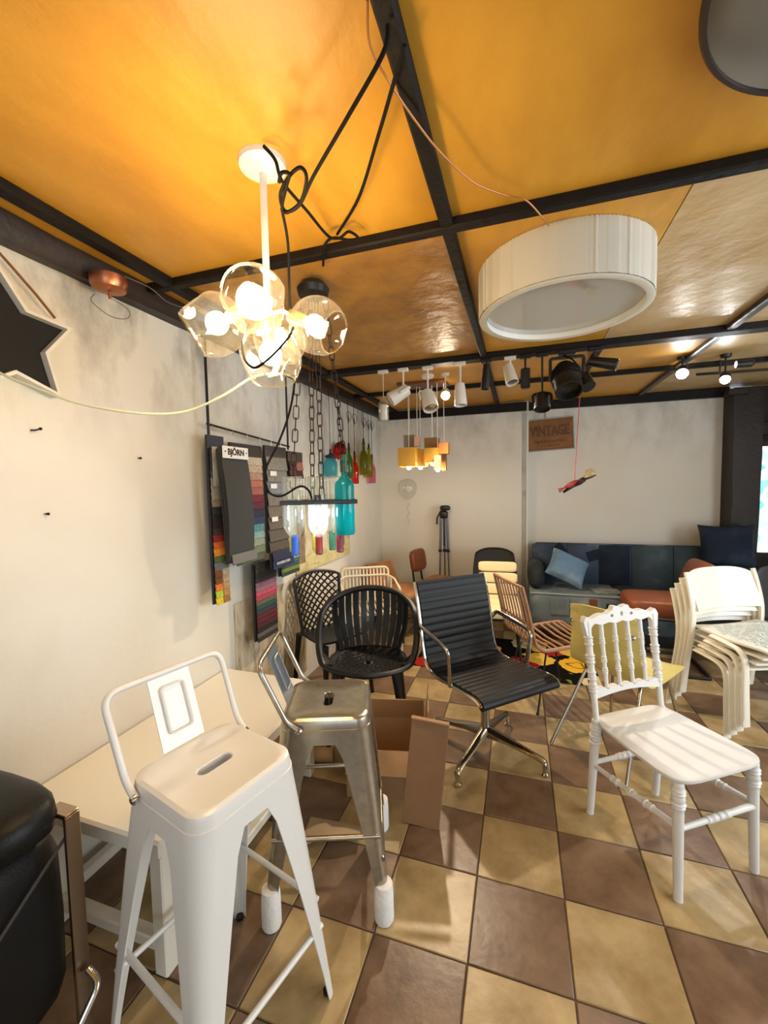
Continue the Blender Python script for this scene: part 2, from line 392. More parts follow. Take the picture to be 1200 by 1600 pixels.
# ---------------------------------------------------------------- bar stools
def rsq(h, r, n=12, z=0.0):
    """rounded square outline, 4*n points, starting at angle order"""
    out = []
    for q in range(4):
        cx, cy = [(h-r, h-r), (-h+r, h-r), (-h+r, -h+r), (h-r, -h+r)][q]
        for k in range(n):
            a = q*PI/2 + (PI/2)*k/(n-1); out.append((cx+r*math.cos(a), cy+r*math.sin(a), z))
    return out
def slot(w, d, n, z):
    """stadium running along y, same point order as rsq"""
    out = []
    for q in range(4):
        cx, cy = [(0, w-d), (0, w-d), (0, -w+d), (0, -w+d)][q]
        for k in range(n):
            a = q*PI/2+(PI/2)*k/(n-1); out.append((cx+d*math.cos(a), cy+d*math.sin(a), z))
    return out
def bar_stool(label, loc, deg, H, m, m_plate, sleeves):
    t = thing('bar_stool', label, 'bar stool', loc, deg)
    n = 12; hs = .155
    rings = [slot(.05, .017, n, H-.022), slot(.05, .017, n, H-.006), slot(.053, .020, n, H-.003), rsq(hs-.032, .04, n, H-.004), rsq(hs-.024, .045, n, H+.001), rsq(hs-.012, .05, n, H+.002),
             rsq(hs-.003, .052, n, H-.004), rsq(hs, .054, n, H-.014), rsq(hs+.002, .055, n, H-.034), rsq(hs+.004, .055, n, H-.036), rsq(hs+.008, .056, n, H-.085),
             rsq(hs+.005, .054, n, H-.085), rsq(hs-.004, .05, n, H-.014), rsq(hs-.03, .04, n, H-.012), slot(.05, .017, n, H-.022)]
    MB().loft(rings, cap=False).build('seat', m, t, 35)
    for sx in (1, -1):
        for sy in (1, -1):
            rs = []
            for k in range(9):
                f = k/8; z = (H-.05)*(1-f); out = hs+.003+(.215-hs)*(f**.9)+(0 if k else .001); fl = .062*(1-f)**1.3+.006; rad = .052*(1-f)+.022*f; th = .004
                if k in (0, 1): fl += .02*(1-k)
                ring = []
                def L(o, r, g): 
                    a = [(o-r-g, o)]
                    for q in range(7):
                        an = PI/2-(PI/2)*q/6; a.append((o-r+r*math.cos(an), o-r+r*math.sin(an)))
                    return a+[(o, o-r-g)]
                A = L(out, rad, fl); B = L(out-th, max(rad-th, .004), fl)
                ring = [(sx*x, sy*y, z) for x, y in A]+[(sx*x, sy*y, z) for x, y in reversed(B)]
                rs.append(ring)
            lg = MB().loft(rs); ob = lg.build('leg', m, t, 35)
            if sleeves:
                MB().lathe([(.030, 0), (.034, .01), (.033, .10), (.030, .135), (.026, .136)], 14, TR(sx*.193, sy*.193, 0.002)).build('foam_foot_sleeve', mat('white_foam_wrap', 'e8e5e0', .8, bump=.4, bscale=60), ob)
            else:
                MB().lathe([(.011, 0), (.0125, .003), (.0125, .012)], 12, TR(sx*.2, sy*.2, 0)).build('rubber_foot', M_black_plastic, ob)
    for k, (z, off) in enumerate(((.22, .19), (.22, .19), (.30, .183), (.30, .183))):
        o = off+.002; s = 1 if k % 2 == 0 else -1
        a, b = ((s*o, -o, z), (s*o, o, z)) if k < 2 else ((-o, s*o, z), (o, s*o, z))
        MB().tube([a, b], .0085, 10).build('stretcher', m, t)
    zb = H-.028; bt = H+.205
    path = fillet([(-.085, hs+.012, zb), (-.125, hs+.014, zb+.03), (-.215, hs+.02, bt), (-.215, -hs-.02, bt), (-.125, -hs-.014, zb+.03), (-.085, -hs-.012, zb)], .045, 6)
    MB().tube(path, .0095, 10).build('back_frame', m, t)
    pl = MB(); pl.slab(lambda u, v: (-.215+.075*v, -.062+.124*u, bt+.006-(.205-.002)*v), 8, 10, .003); po = pl.build('back_plate', m_plate, t)
    e = MB(); pth = fillet([(-.207+.075*v, y, bt+.006-.203*v) for v, y in ((.2, -.034), (.2, .034), (.8, .034), (.8, -.034))], .012, 4, True)
    e.tube(pth, .003, 6, closed=True); e.build('embossed_panel', m_plate, po)
    for s in (1, -1):
        MB().lathe([(.004, 0), (.013, .001), (.013, .006), (.008, .011)], 12, TR(-.085, s*(hs+.012), zb) @ RX(-90*s)).build('bolt', M_chrome, t)
    return t
bar_stool('white metal bar stool with low back plate and slotted seat, nearest the camera', (-.785, .885, 0), -15, .76, M_white_paint, M_white_paint, False)
bar_stool('gunmetal steel bar stool with low back and white foam feet', (-.69, 1.39, 0), 20, .70, M_steel, mat('blue_grey_steel_plate', '8a939b', .35, .7), True)

# ---------------------------------------------------------------- low white table under the stools
t = thing('low_table', 'low glossy white table against left wall behind the white stool', 'table', (-1.288, 1.395, 0))
Mt = mat('glossy_white_lacquer', 'ebe6d8', .22, coat=.3)
MB().box((0, 0, .452), (.605, 1.04, .055), .008).build('table_top', Mt, t)
for sx in (-1, 1):
    for sy in (-1, 1):
        MB().box((sx*.24, sy*.46, .2125), (.05, .05, .425), .005).build('leg', Mt, t)
    MB().box((sx*.24, 0, .09), (.04, .866, .04), .005).build('stretcher', Mt, t)
for sy in (-1, 1): MB().box((0, sy*.46, .09), (.43, .04, .04), .005).build('stretcher', Mt, t)
for s in (1,): MB().tube([(.19, -.40, .11), (.0, -.28, .42)], .016, 8).build('brace', Mt, t)

# ---------------------------------------------------------------- black leather armchair at the left edge
t = thing('leather_armchair', 'black leather armchair with flat steel leg, cut off by left edge', 'armchair', (-1.325, .42, 0))
MB().pillow((0, 0, .42), (.46, .60, .50), 7).build('body', M_black_leather, t, 60)
MB().pillow((.02, .19, .70), (.46, .22, .13), 3.2).build('arm_cushion', M_black_leather, t, 60)
MB().pillow((-.13, -.10, .73), (.20, .50, .15), 3.2).build('back_cushion', M_black_leather, t, 60)
MB().pillow((.08, -.12, .58), (.36, .40, .16), 4).build('seat_cushion', M_black_leather, t, 60)
MB().tube([(.235, .29, .64), (.238, -.29, .2)], .004, 6).build('seam', mat('grey_piping', '3a3836', .6), t)
for sx in (-1, 1):
    for sy in (-1, 1):
        l = MB().box((sx*.245, sy*.285, .355), (.012, .036, .66), .002)
        l.box((sx*.245-sx*.03, sy*.285, .685), (.07, .036, .012), .002)
        l.box((sx*.245, sy*.285, .012), (.04, .05, .024), .002)
        l.build('leg', mat('satin_nickel_bar', 'a8937c', .3, 1), t)
MB().tube(fillet([(.26, .29, .26), (.30, .29, .24), (.30, .05, .02), (.30, -.28, .02)], .06, 6), .009, 10).build('tube_runner', M_chrome, t)

# ---------------------------------------------------------------- cardboard
t = thing('cardboard_box', 'open brown cardboard box with splayed flaps behind gunmetal stool', 'box', (-.635, 1.95, 0), 12)
bw, bd, bh, th = .38, .29, .24, .006
MB().box((0, 0, th/2+.001), (bw, bd, th)).build('box_bottom', M_card, t)
for s in (1, -1):
    MB().box((s*bw/2, 0, bh/2), (th, bd, bh)).build('box_side', M_card, t)
    MB().box((0, s*bd/2, bh/2), (bw, th, bh)).build('box_side', M_card, t)
def flap(edge, ang, ln, wd):
    # edge: centre of hinge, ang about hinge, outward
    x, y = edge; a = math.radians(ang); out = Vector((x, y, 0)).normalized()
    side = Vector((-out.y, out.x, 0)); up = out*math.sin(a)+Vector((0, 0, math.cos(a))); p = Vector((x, y, bh))
    nn = side.cross(up)
    Rm = Matrix((side, up, nn)).transposed()
    MB().box(p+up*ln/2, (wd, ln, th), 0, R=Rm).build('flap', M_card, t)
flap((bw/2, 0), 4, .20, bd); flap((-bw/2, 0), 55, .15, bd); flap((0, bd/2), -14, .12, bw*.94); flap((0, -bd/2), 125, .11, bw*.94)
o = thing('cardboard_carton', 'tall brown folded carton leaning against the open box, beside swivel chair base', 'cardboard', (-.425, 1.70, 0), 6)
MB().box((.035, .02, .235), (.165, .012, .47), .002, R=(Matrix.Rotation(.10, 3, 'Y') @ Matrix.Rotation(-.10, 3, 'X'))).build('panel', mat('brown_kraft_board', '8a6747', .85, col2='7c5b3d', nscale=3), o)
MB().box((.058, .015, .476), (.165, .02, .006), .001, R=Matrix.Rotation(.10, 3, 'Y')).build('folded_edge', M_card, o)
m = MB(); m.slab(lambda u, v: (-.90+.24*u+.03*v, 1.60+.02*u-.17*v*(1-.4*u), .005+.04*math.sin(PI*u)*v+.03*v*u), 8, 6, .004)
tag(m.build('cardboard_sheet', mat('pale_kraft_board', 'b39a74', .85)), 'creased flat cardboard sheet on floor under gunmetal stool', 'cardboard')
t = thing('paper_roll', 'small roll of brown wrapping paper lying beside the open box', 'paper roll', (-1.06, 1.96, .0), 15)
MB().lathe([(.012, 0), (.036, 0), (.036, .20), (.012, .20)], 20, TR(-.1, 0, .038) @ RY(90)).build('paper', mat('kraft_paper', 'b08f62', .8), t)
MB().lathe([(.010, 0), (.0125, 0), (.0125, .204), (.010, .204)], 14, TR(-.102, 0, .038) @ RY(90)).build('core', M_card, t)

# ---------------------------------------------------------------- ribbed black swivel chair
def ribbed_profile():
    pts = [(.285, 0, .445), (.26, 0, .468), (.2, 0, .474), (.08, 0, .464), (-.06, 0, .45), (-.15, 0, .452), (-.205, 0, .485), (-.235, 0, .56), (-.255, 0, .66), (-.285, 0, .80), (-.325, 0, .93)]
    return catmull(pts, 10)
t = thing('swivel_chair', 'black ribbed leather swivel chair with chrome arms and four star base', 'chair', (-.18, 2.30, 0), -46)
PR = ribbed_profile(); npr = len(PR)
cum = [0]
for a, b in zip(PR, PR[1:]): cum.append(cum[-1]+(b-a).length)
def at_len(s):
    for i in range(npr-1):
        if cum[i+1] >= s: f = (s-cum[i])/(cum[i+1]-cum[i]+1e-9); return PR[i].lerp(PR[i+1], f), (PR[i+1]-PR[i]).normalized()
    return PR[-1], (PR[-1]-PR[-2]).normalized()
def sling(s0, s1, hw):
    m = MB(); n = int((s1-s0)/.006); ra, rb = [], []
    rings = []
    for k in range(n+1):
        s = s0+(s1-s0)*k/n; p, tg = at_len(s); nr = Vector((tg.z, 0, -tg.x)); nr = nr if nr.z > 0 or abs(tg.z) > .7 else -nr
        if abs(tg.z) > .7: nr = Vector((1, 0, 0)) - tg*tg.x; nr.normalize()
        h = .011+.005*abs(math.sin(PI*s/.042))**.5
        rings.append([(p.x+nr.x*h, -hw, p.z+nr.z*h), (p.x+nr.x*h, hw, p.z+nr.z*h), (p.x-nr.x*.006, hw, p.z-nr.z*.006), (p.x-nr.x*.006, -hw, p.z-nr.z*.006)])
    m.loft(rings); return m
ST = cum[-1]
sling(0, .515, .245).build('seat', M_black_leather, t, 50); sling(.515, ST, .245).build('backrest', M_black_leather, t, 50)
for s in (1, -1):
    MB().tube([(p.x, s*.252, p.z) for p in PR[4:]], .012, 8).build('side_rail', M_chrome, t)
    loop = fillet([(.04, s*.262, .455), (.06, s*.285, .655), (-.02, s*.285, .672), (-.23, s*.28, .70), (-.262, s*.27, .66)], .045, 6)
    MB().tube(loop, .009, 10, flat=1.5).build('armrest', M_chrome, t)
MB().lathe([(.014, -.25), (.014, .25)], 12, TR(.275, 0, .448) @ RX(90)).build('front_bar', M_black_leather, t)
MB().box((.0, 0, .436), (.2, .3, .02), .006).build('seat_mount', M_black_metal, t)
MB().lathe([(.022, .10), (.024, .18), (.024, .30)], 16).build('column', M_alu, t)
MB().lathe([(.019, .30), (.019, .43)], 16).build('gas_lift', M_black_metal, t)
for k in range(4):
    a = math.radians(26+90*k); d = Vector((math.cos(a), math.sin(a), 0)); q = Vector((-d.y, d.x, 0)); rs = []
    for f, w, zt, hh in ((.015, .03, .155, .06), (.12, .026, .135, .04), (.26, .019, .105, .026), (.315, .017, .094, .03), (.335, .015, .075, .035)):
        c = d*f; rs.append([c+q*w*.5+Vector((0, 0, zt-hh)), c+q*w+Vector((0, 0, zt-hh*.4)), c+q*w*.4+Vector((0, 0, zt)), c-q*w*.4+Vector((0, 0, zt)), c-q*w+Vector((0, 0, zt-hh*.4)), c-q*w*.5+Vector((0, 0, zt-hh))])
    lg = MB().loft(rs).build('base_leg', M_alu, t, 50)
    MB().lathe([(.02, 0), (.021, .012), (.012, .02), (.011, .08)], 12, TR(d.x*.325, d.y*.325, 0)).build('glide', M_chrome, lg)

# ---------------------------------------------------------------- white banquet chair with turned spindles
t = thing('banquet_chair', 'white resin banquet chair with scrolled crest and turned spindles', 'chair', (.585, 1.925, 0), -56)
Mw = mat('white_resin', 'd8d6d0', .42, bump=.05, bscale=150)
def turned(a, b, r, rings, n=14, m=None):
    m = m or MB(); a, b = Vector(a), Vector(b); L_ = (b-a).length; prof = [(r*.8, 0)]
    ks = 72
    for k in range(1, ks):
        f = k/ks; rr = r*(.78+.22*f)
        for rf in rings:
            d = abs(f-rf)/.05
            if d < 1: rr = r*(1.34-.36*abs(math.sin(PI*d*1.5)))
        prof.append((rr, f*L_))
    prof.append((r*.8, L_)); m.lathe(prof, n, TR(*a) @ frame_to(b-a)); return m
hw = .185
for s in (1, -1):
    turned((.205, s*.19, 0), (.19, s*hw, .432), .0195, (.82, .9)).build('leg', Mw, t)
    p = turned((-.215, s*.19, 0), (-.19, s*hw, .45), .02, (.8, .9)); p.build('leg', Mw, t)
    turned((-.19, s*hw, .44), (-.255, s*hw, .875), .016, (.33, .45, .62, .8)).build('back_post', Mw, t)
    turned((-.2, s*.188, .235), (.2, s*.188, .265), .0125, (.3, .5, .7)).build('stretcher', Mw, t)
turned((.198, -.185, .26), (.198, .185, .26), .0125, (.4, .5, .6)).build('stretcher', Mw, t)
turned((-.205, -.185, .24), (-.205, .185, .24), .0125, (.4, .5, .6)).build('stretcher', Mw, t)
def seat_fn(sc, z): 
    out = []
    for k in range(40):
        a = 2*PI*k/40; c, s_ = math.cos(a), math.sin(a); e = 2/6.0
        x = math.copysign(abs(c)**e, c)*.222*sc; y = math.copysign(abs(s_)**e, s_)*(.212+.012*(x/.22))*sc; out.append((x+.005, y, z-.004*math.sin(PI*(x+.2)/.5)))
    return out
MB().loft([seat_fn(.9, .433), seat_fn(.985, .436), seat_fn(1, .444), seat_fn(.995, .450), seat_fn(.95, .453), seat_fn(.6, .450), seat_fn(.1, .449)]).build('seat', Mw, t, 50)
def back_at(y, z): return (-.19-(z-.44)*.15, y, z)
for k in range(4):
    y = -.111+.074*k; turned(back_at(y, .575), back_at(y, .865), .0105, (.25, .42, .7)).build('spindle', Mw, t)
# crest rail: scalloped plate with pierced scrolls; lower rail with small arches
def plate(outline, name, th=.024, holes=()):
    bm = bmesh.new(); vs = [bm.verts.new((0, y, z)) for y, z in outline]; es = [bm.edges.new((vs[i], vs[(i+1) % len(vs)])) for i in range(len(vs))]
    for cy, cz, ry, rz in holes:
        hv = [bm.verts.new((0, cy+ry*math.cos(2*PI*k/12), cz+rz*math.sin(2*PI*k/12))) for k in range(12)]
        es += [bm.edges.new((hv[i], hv[(i+1) % 12])) for i in range(12)]
    r = bmesh.ops.triangle_fill(bm, use_beauty=True, edges=es)
    ff = list(bm.faces); ex = bmesh.ops.extrude_face_region(bm, geom=ff); ev = [g for g in ex['geom'] if isinstance(g, bmesh.types.BMVert)]
    bmesh.ops.translate(bm, verts=ev, vec=(th, 0, 0))
    for v in bm.verts: v.co.x += -.19-(v.co.z-.44)*.15-th/2
    bmesh.ops.recalc_face_normals(bm, faces=bm.faces); me = bpy.data.meshes.new(name); bm.to_mesh(me); bm.free()
    me.materials.append(Mw); o = bpy.data.objects.new(name, me); COL.objects.link(o); o.parent = t; return o
top = []
for k in range(61):
    y = -.212+.424*k/60; g = abs(y)
    z = .895+.012*math.cos(y*19)+(.011*abs(math.sin(y*38)))+(.012 if g < .045 else 0)
    if g > .2: z -= (g-.2)*2.2
    top.append((y, z))
bot = []
for k in range(41):
    y = .2-.4*k/40; z = .862-.008*abs(math.sin(y*42)); 
    if abs(y) > .165: z -= (abs(y)-.165)*1.3
    bot.append((y, z))
plate(top+bot, 'crest_rail', .026, [(-.055, .888, .009, .007), (0, .892, .008, .011), (.055, .888, .009, .007)])
lo = [(y, z) for y, z in [(-.19+.38*k/40, .572+.012*abs(math.cos((-.19+.38*k/40)*42))) for k in range(41)]]
lb = [(.19-.38*k/20, .535+.022*math.cos((.19-.38*k/20)*PI/.42)) for k in range(21)]
plate(lo+lb, 'lower_back_rail', .022)

# ---------------------------------------------------------------- yellow shell chair
t = thing('shell_chair', 'pale yellow moulded shell chair on chrome legs behind white banquet chair', 'chair', (.575, 2.60, 0), 48)
My = mat('pale_yellow_lacquered_ply', 'd9cb80', .3, col2='cbbb68', nscale=3, stretch=(1, 1, 4), coat=.3)
prof = catmull([(.235, 0, .445), (.20, 0, .462), (.05, 0, .452), (-.10, 0, .447), (-.175, 0, .47), (-.215, 0, .53), (-.24, 0, .63), (-.255, 0, .74), (-.262, 0, .835)], 8)
def shell(u, v):
    i = u*(len(prof)-1); k = min(int(i), len(prof)-2); p = prof[k].lerp(prof[k+1], i-k); y = (v-.5)*2
    w = .185+.03*math.sin(PI*min(1, u*1.1))+(.01 if u > .8 else 0); c = y*y
    return (p.x+(.05*c if u > .5 else 0)*min(1, (u-.5)*4), y*w, p.z+.02*c*(1-u)+(-.03*c if u > .93 else 0))
MB().slab(shell, 40, 14, .011).build('seat_shell', My, t, 60)
for sx, sy in ((1, 1), (1, -1), (-1, 1), (-1, -1)):
    MB().tube(fillet([(sx*.02, sy*.10, .437), (sx*.13, sy*.15, .43), (sx*(.215 if sx > 0 else .36), sy*.215, .006)], .04, 5), .0095, 10).build('leg', M_alu, t)
MB().box((0, 0, .437), (.16, .2, .012), .004).build('seat_mount', M_black_metal, t)
for sy in (-.09, .09): MB().lathe([(.0, 0), (.012, 0), (.011, .004), (.004, .006)], 12, TR(-.244, sy*1.9, .72) @ RY(-80)).build('rivet', M_chrome, t)

# ---------------------------------------------------------------- stack of white plastic chairs
def stack_chair():
    t = thing('stacking_chair', 'x', 'chair', (0, 0, 0), -62, 'white chairs in the stack')
    Ms = mat('glossy_offwhite_polypropylene', 'e8e2d0', .25, coat=.2)
    MB().slab(lambda u, v: (-.20+.45*u, (v-.5)*(.486+.004*u), .437+.012*(2*abs(v-.5))**2-.02*math.sin(PI*u)*.6-.035*max(0, u-.85)*6*(u-.85)*6*.3), 14, 12, .012).build('seat', Ms, t, 60)
    def back(u, v):
        y = (v-.5)*2; z = .555+.245*u-.035*u*y*y*y*y; return (-.215-.085*u+.05*y*y, y*.244, z)
    MB().slab(back, 12, 16, .012).build('backrest', Ms, t, 60)
    def ribbon(path, s, w0, w1, th):      # flat moulded leg beside the seat edge, thin enough to nest
        n = len(path); rs = []
        for k, q in enumerate(path):
            a, b = path[max(k-1, 0)], path[min(k+1, n-1)]; tg = (b-a).normalized(); nr = Vector((tg.z, 0, -tg.x))*th/2; w = w0+(w1-w0)*k/(n-1)
            ya, yb = s*.2458, s*(.2458+w); ym = s*(.2458+w*.75)
            rs.append([(q.x-nr.x, ya, q.z-nr.z), (q.x-nr.x, ym, q.z-nr.z), (q.x-nr.x*.3, yb, q.z-nr.z*.3), (q.x+nr.x*.3, yb, q.z+nr.z*.3), (q.x+nr.x, ym, q.z+nr.z), (q.x+nr.x, ya, q.z+nr.z)])
        return MB().loft(rs)
    for s in (1, -1):
        ribbon(catmull([(-.245, 0, 0), (-.22, 0, .22), (-.192, 0, .42), (-.19, 0, .56), (-.222, 0, .70), (-.25, 0, .785)], 6), s, .042, .028, .017).build('rear_leg', Ms, t, 60)
        ribbon(catmull([(-.07, 0, .435), (.0, 0, .43), (.10, 0, .412), (.138, 0, .35), (.147, 0, .18), (.157, 0, 0)], 6), s, .030, .042, .017).build('front_leg', Ms, t, 60)
    return t
sc0 = stack_chair()
f = Vector((math.cos(math.radians(-62)), math.sin(math.radians(-62)), 0))
for k, lb in enumerate(['glossy white plastic stacking chair, bottom of the stack', 'glossy white plastic stacking chair, second from bottom of the stack', 'glossy white plastic stacking chair, second from top of the stack', 'glossy white plastic stacking chair with film wrapped seat, top of the stack']):
    c = sc0 if k == 0 else dup(sc0); c['label'] = lb; c.location = Vector((1.31, 3.09, 0))+f*.034*k+Vector((0, 0, .042*k))
    if k == 3:
        top_chair = c
m = MB()
def film(u, v):
    w = .004*math.sin(u*23+v*9)+.004*math.sin(v*31-u*7)+.003*math.sin(u*47); return (-.10+.33*u, (v-.5)*.44, .462+w+.02*max(0, .22-u)*4)
m.slab(film, 24, 24, .0008); m.build('plastic_film', glass('clear_packing_film', (.93, .95, .96), 1.0, .12), top_chair, 60)

# ---------------------------------------------------------------- rattan chair
t = thing('rattan_chair', 'natural rattan chair with thin black legs beside black swivel chair', 'chair', (.20, 3.02, .011), 27)
Mr = mat('natural_rattan', 'a87b56', .5, col2='8a6244', nscale=18)
prof = catmull([(.25, 0, .42), (.20, 0, .45), (.02, 0, .44), (-.14, 0, .425), (-.205, 0, .45), (-.235, 0, .52), (-.27, 0, .68), (-.31, 0, .84)], 8)
NP = len(prof)
for k in range(10):
    y = -.215+.43*k/9; MB().tube([(p.x, y*(1.0 if i < NP*.5 else 1-.12*(i/NP-.5)), p.z) for i, p in enumerate(prof)][(int(NP*.47) if k not in (0, 9) else 0)::2], .0065 if k not in (0, 9) else .013, 7).build('back_cane', Mr, t)
for k in range(14):
    i = int((NP*.52)*k/13); p = prof[i]; MB().tube([(p.x, -.215, p.z+.004), (p.x, 0, p.z-.008), (p.x, .215, p.z+.004)], .008, 7).build('seat_cane', Mr, t)
for fz in (.62, .8, 1.0):
    p = prof[min(NP-1, int(fz*(NP-1)))]; MB().tube([(p.x-.004, -.205, p.z), (p.x-.012, 0, p.z), (p.x-.004, .205, p.z)], .011 if fz == 1.0 else .007, 7).build('cross_cane', Mr, t)
for sx in (1, -1):
    for sy in (1, -1):
        MB().tube([(sx*.12, sy*.17, .435), (sx*.20, sy*.20, .008)], .006, 8).build('leg', M_black_metal, t)
        MB().sphere((sx*.20, sy*.20, .011), .011, 10, 6).build('foot', M_black_plastic, t)
    MB().tube([(sx*.12, -.17, .41), (sx*.12, .17, .41)], .006, 8).build('under_rail', M_black_metal, t)

# ---------------------------------------------------------------- black slatted round armchair
t = thing('slatted_armchair', 'black plastic round armchair with vertical back slats and dimpled seat', 'armchair', (-.895, 2.37, 0), -75)
Mb = mat('matt_black_polypropylene', '16181b', .38)
def rim(th):   # th = 0 front ... pi back
    a = abs(th); x = .285*math.cos(th)*(1 if a < PI/2 else 1.08); y = .305*math.sin(th)
    z = .445+(.235*min(1, max(0, (a-.95)/.75))**1.5)+(.115*(1-(1-max(0, (a-1.7)/(PI-1.7)))**2))
    return Vector((x-.01, y, z))
def base(th): return Vector((.235*math.cos(th)*(1 if abs(th) < PI/2 else .92)-.005, .235*math.sin(th), .425))
ths = [-PI+2*PI*k/72 for k in range(72)]
MB().tube([rim(a) for a in ths], [.015+.006*(abs(a) > 1.0) for a in ths], 8, closed=True).build('rim', Mb, t)
def seat_r(k, r):
    return [(r*base(a).x, r*base(a).y, .425-.028*(1-r*r)+(.004 if k % 2 else 0)) for a in ths]
rg = [[(p.x*.99, p.y*.99, .40) for p in [base(a) for a in ths]]]+[[(rim(a).x, rim(a).y, .44) if abs(a) < 1.1 else (base(a).x*1.02, base(a).y*1.02, .43) for a in ths]]+[seat_r(k, 1-.08*k) for k in range(12)]
MB().loft(rg, cap=False).build('seat', Mb, t, 25)
dm = MB()
for k in range(2, 11):
    r = 1-.083*k
    for q in range(int(30*r)+4):
        a = 2*PI*q/(int(30*r)+4)+k*.2; p = base(((a+PI) % (2*PI))-PI)*r; dm.box((p.x, p.y, .425-.028*(1-r*r)+.0035), (.012, .012, .004), .0015)
dm = dm.build('seat_dimples', Mb, t); dm['kind'] = 'stuff'
def strip(th0, th1, w0=0, n=10, th=.012):
    def fn(u, v):
        a = th0+(th1-th0)*v; b, r = base(a), rim(a); p = b.lerp(r, u); bulge = .03*math.sin(PI*u); o = Vector((p.x, p.y, 0)).normalized(); p = p+o*bulge; return (p.x, p.y, p.z)
    return MB().slab(fn, n, 4, th)
for k in range(11):
    c = PI-.90+1.8*k/10; c = c if c <= PI else c-2*PI; strip(c-.066, c+.066).build('back_slat', Mb, t, 60)
for s in (1, -1):
    a0, a1 = 1.05*s, 1.42*s; strip(min(a0, a1), max(a0, a1)).build('arm_panel', Mb, t, 60)
for sx, sy in ((1, 1), (1, -1), (-1, 1), (-1, -1)):
    MB().tube([(sx*.17, sy*.17, .43), (sx*.19, sy*.19, .3), (sx*.225, sy*.22, 0)], [.026, .022, .014], 10).build('leg', Mb, t)

# ---------------------------------------------------------------- black lattice chair
t = thing('lattice_chair', 'black plastic chair with open lattice back beside the left wall', 'chair', (-1.30, 2.70, 0), -30)
def lb_(u, v):   # u across, v up
    y = (u-.5)*2; w = .165+.035*v; z = .43+.43*v-.035*v*y*y; return Vector((-.14-.09*v+.055*y*y*(.4+.6*v), y*w, z))
for k in range(-7, 8):
    for d in (1, -1):
        pts = []
        for q in range(13):
            v = q/12; u = .5+k/7.0+d*(v-.5)*1.15
            if 0 <= u <= 1: pts.append(lb_(u, v))
        if len(pts) >= 3: MB().tube(pts, .0085, 6, flat=.7).build('lattice_strip', Mb, t)
fr = [lb_(0, k/8) for k in range(9)]+[lb_(k/10, 1) for k in range(1, 11)]+[lb_(1, 1-k/8) for k in range(1, 9)]
MB().tube(fillet(fr, .02, 2), .0125, 8).build('back_frame', Mb, t)
MB().slab(lambda u, v: (-.15+.33*u, (v-.5)*(.35+.04*u), .432+.012*(2*v-1)**2-.015*math.sin(PI*u)), 10, 10, .014).build('seat', Mb, t, 60)
for sx, sy in ((1, 1), (1, -1), (-1, 1), (-1, -1)):
    MB().tube([(sx*.17, sy*.17, .43), (sx*.21, sy*.20, 0)], [.022, .013], 10, flat=1.2).build('leg', Mb, t)

# ---------------------------------------------------------------- white slat-back metal armchair behind
t = thing('slat_back_armchair', 'off white metal armchair with fine vertical slats in back left corner', 'armchair', (-1.27, 3.42, 0), -62)
Mo = mat('cream_powder_coat', 'e6dcc4', .4)
path = fillet([(.2, .24, .62), (-.14, .255, .64), (-.235, .20, .66), (-.235, -.20, .66), (-.14, -.255, .64), (.2, -.24, .62)], .09, 6)
MB().tube(path, .010, 8).build('arm_rail', Mo, t)
MB().tube(fillet([(-.205, .21, .42), (-.25, .22, .73), (-.25, -.22, .73), (-.205, -.21, .42)], .05, 6), .011, 8).build('back_frame', Mo, t)
for k in range(12):
    y = -.18+.36*k/11; MB().box((-.228, y, .575), (.006, .014, .31), .001, R=Matrix.Rotation(-.155, 3, 'Y')).build('back_slat', Mo, t)
for k in range(12):
    y = -.2+.4*k/11; MB().box((0, y, .427), (.42, .022, .008), .001).build('seat_slat', mat('greige_powder_coat', 'b3a78e', .45), t)
for sx in (1, -1):
    MB().tube([(sx*.2, -.22, .415), (sx*.2, .22, .415)], .009, 8).build('seat_rail', Mo, t)
    for sy in (1, -1): MB().tube([(sx*.2, sy*.235, .625 if sx > 0 else .63), (sx*.2, sy*.235, .41), (sx*.22, sy*.245, 0)], .0105, 8).build('leg', Mo, t)

# ---------------------------------------------------------------- tan leather side chair
t = thing('leather_side_chair', 'tan leather side chair with padded bucket back by the back wall', 'chair', (-1.15, 4.0, 0), -28)
MB().slab(lambda u, v: (-.20-.10*u, (v-.5)*(.40-.06*u), .44+.25*u), 8, 8, .055).build('backrest', M_tan, t, 60)
MB().pillow((.03, 0, .435), (.46, .43, .085), 5).build('seat', M_tan, t, 60)
MB().box((0, 0, .385), (.36, .36, .02), .004).build('seat_pan', M_black_metal, t)
for sx, sy in ((1, 1), (1, -1), (-1, 1), (-1, -1)):
    MB().tube([(sx*.15, sy*.15, .385), (sx*.22, sy*.19, 0)], .011, 8).build('leg', M_black_metal, t)
MB().tube([(.185, -.17, .2), (.185, .17, .2)], .009, 8).build('stretcher', M_chrome, t)

# ---------------------------------------------------------------- retro chair with small leather back pad
t = thing('retro_leather_chair', 'tan leather chair with small back pad on black bars beside tripod', 'chair', (-.80, 4.36, 0), -12)
MB().pillow((-.265, 0, .68), (.075, .32, .24), 4, R=Matrix.Rotation(-.14, 3, 'Y')).build('back_pad', M_brown, t, 60)
MB().pillow((.03, 0, .465), (.42, .42, .07), 5).build('seat', M_tan, t, 60)
for s in (1, -1):
    MB().tube(fillet([(-.305, s*.10, .74), (-.265, s*.10, .44), (-.2, s*.12, .41), (.2, s*.17, .41)], .05, 5), .011, 8).build('back_bar', M_black_metal, t)
    MB().tube(fillet([(.2, s*.18, .415), (.22, s*.2, .01), (-.22, s*.2, .01), (-.18, s*.18, .415)], .05, 5), .011, 8).build('leg_frame', M_black_metal, t)

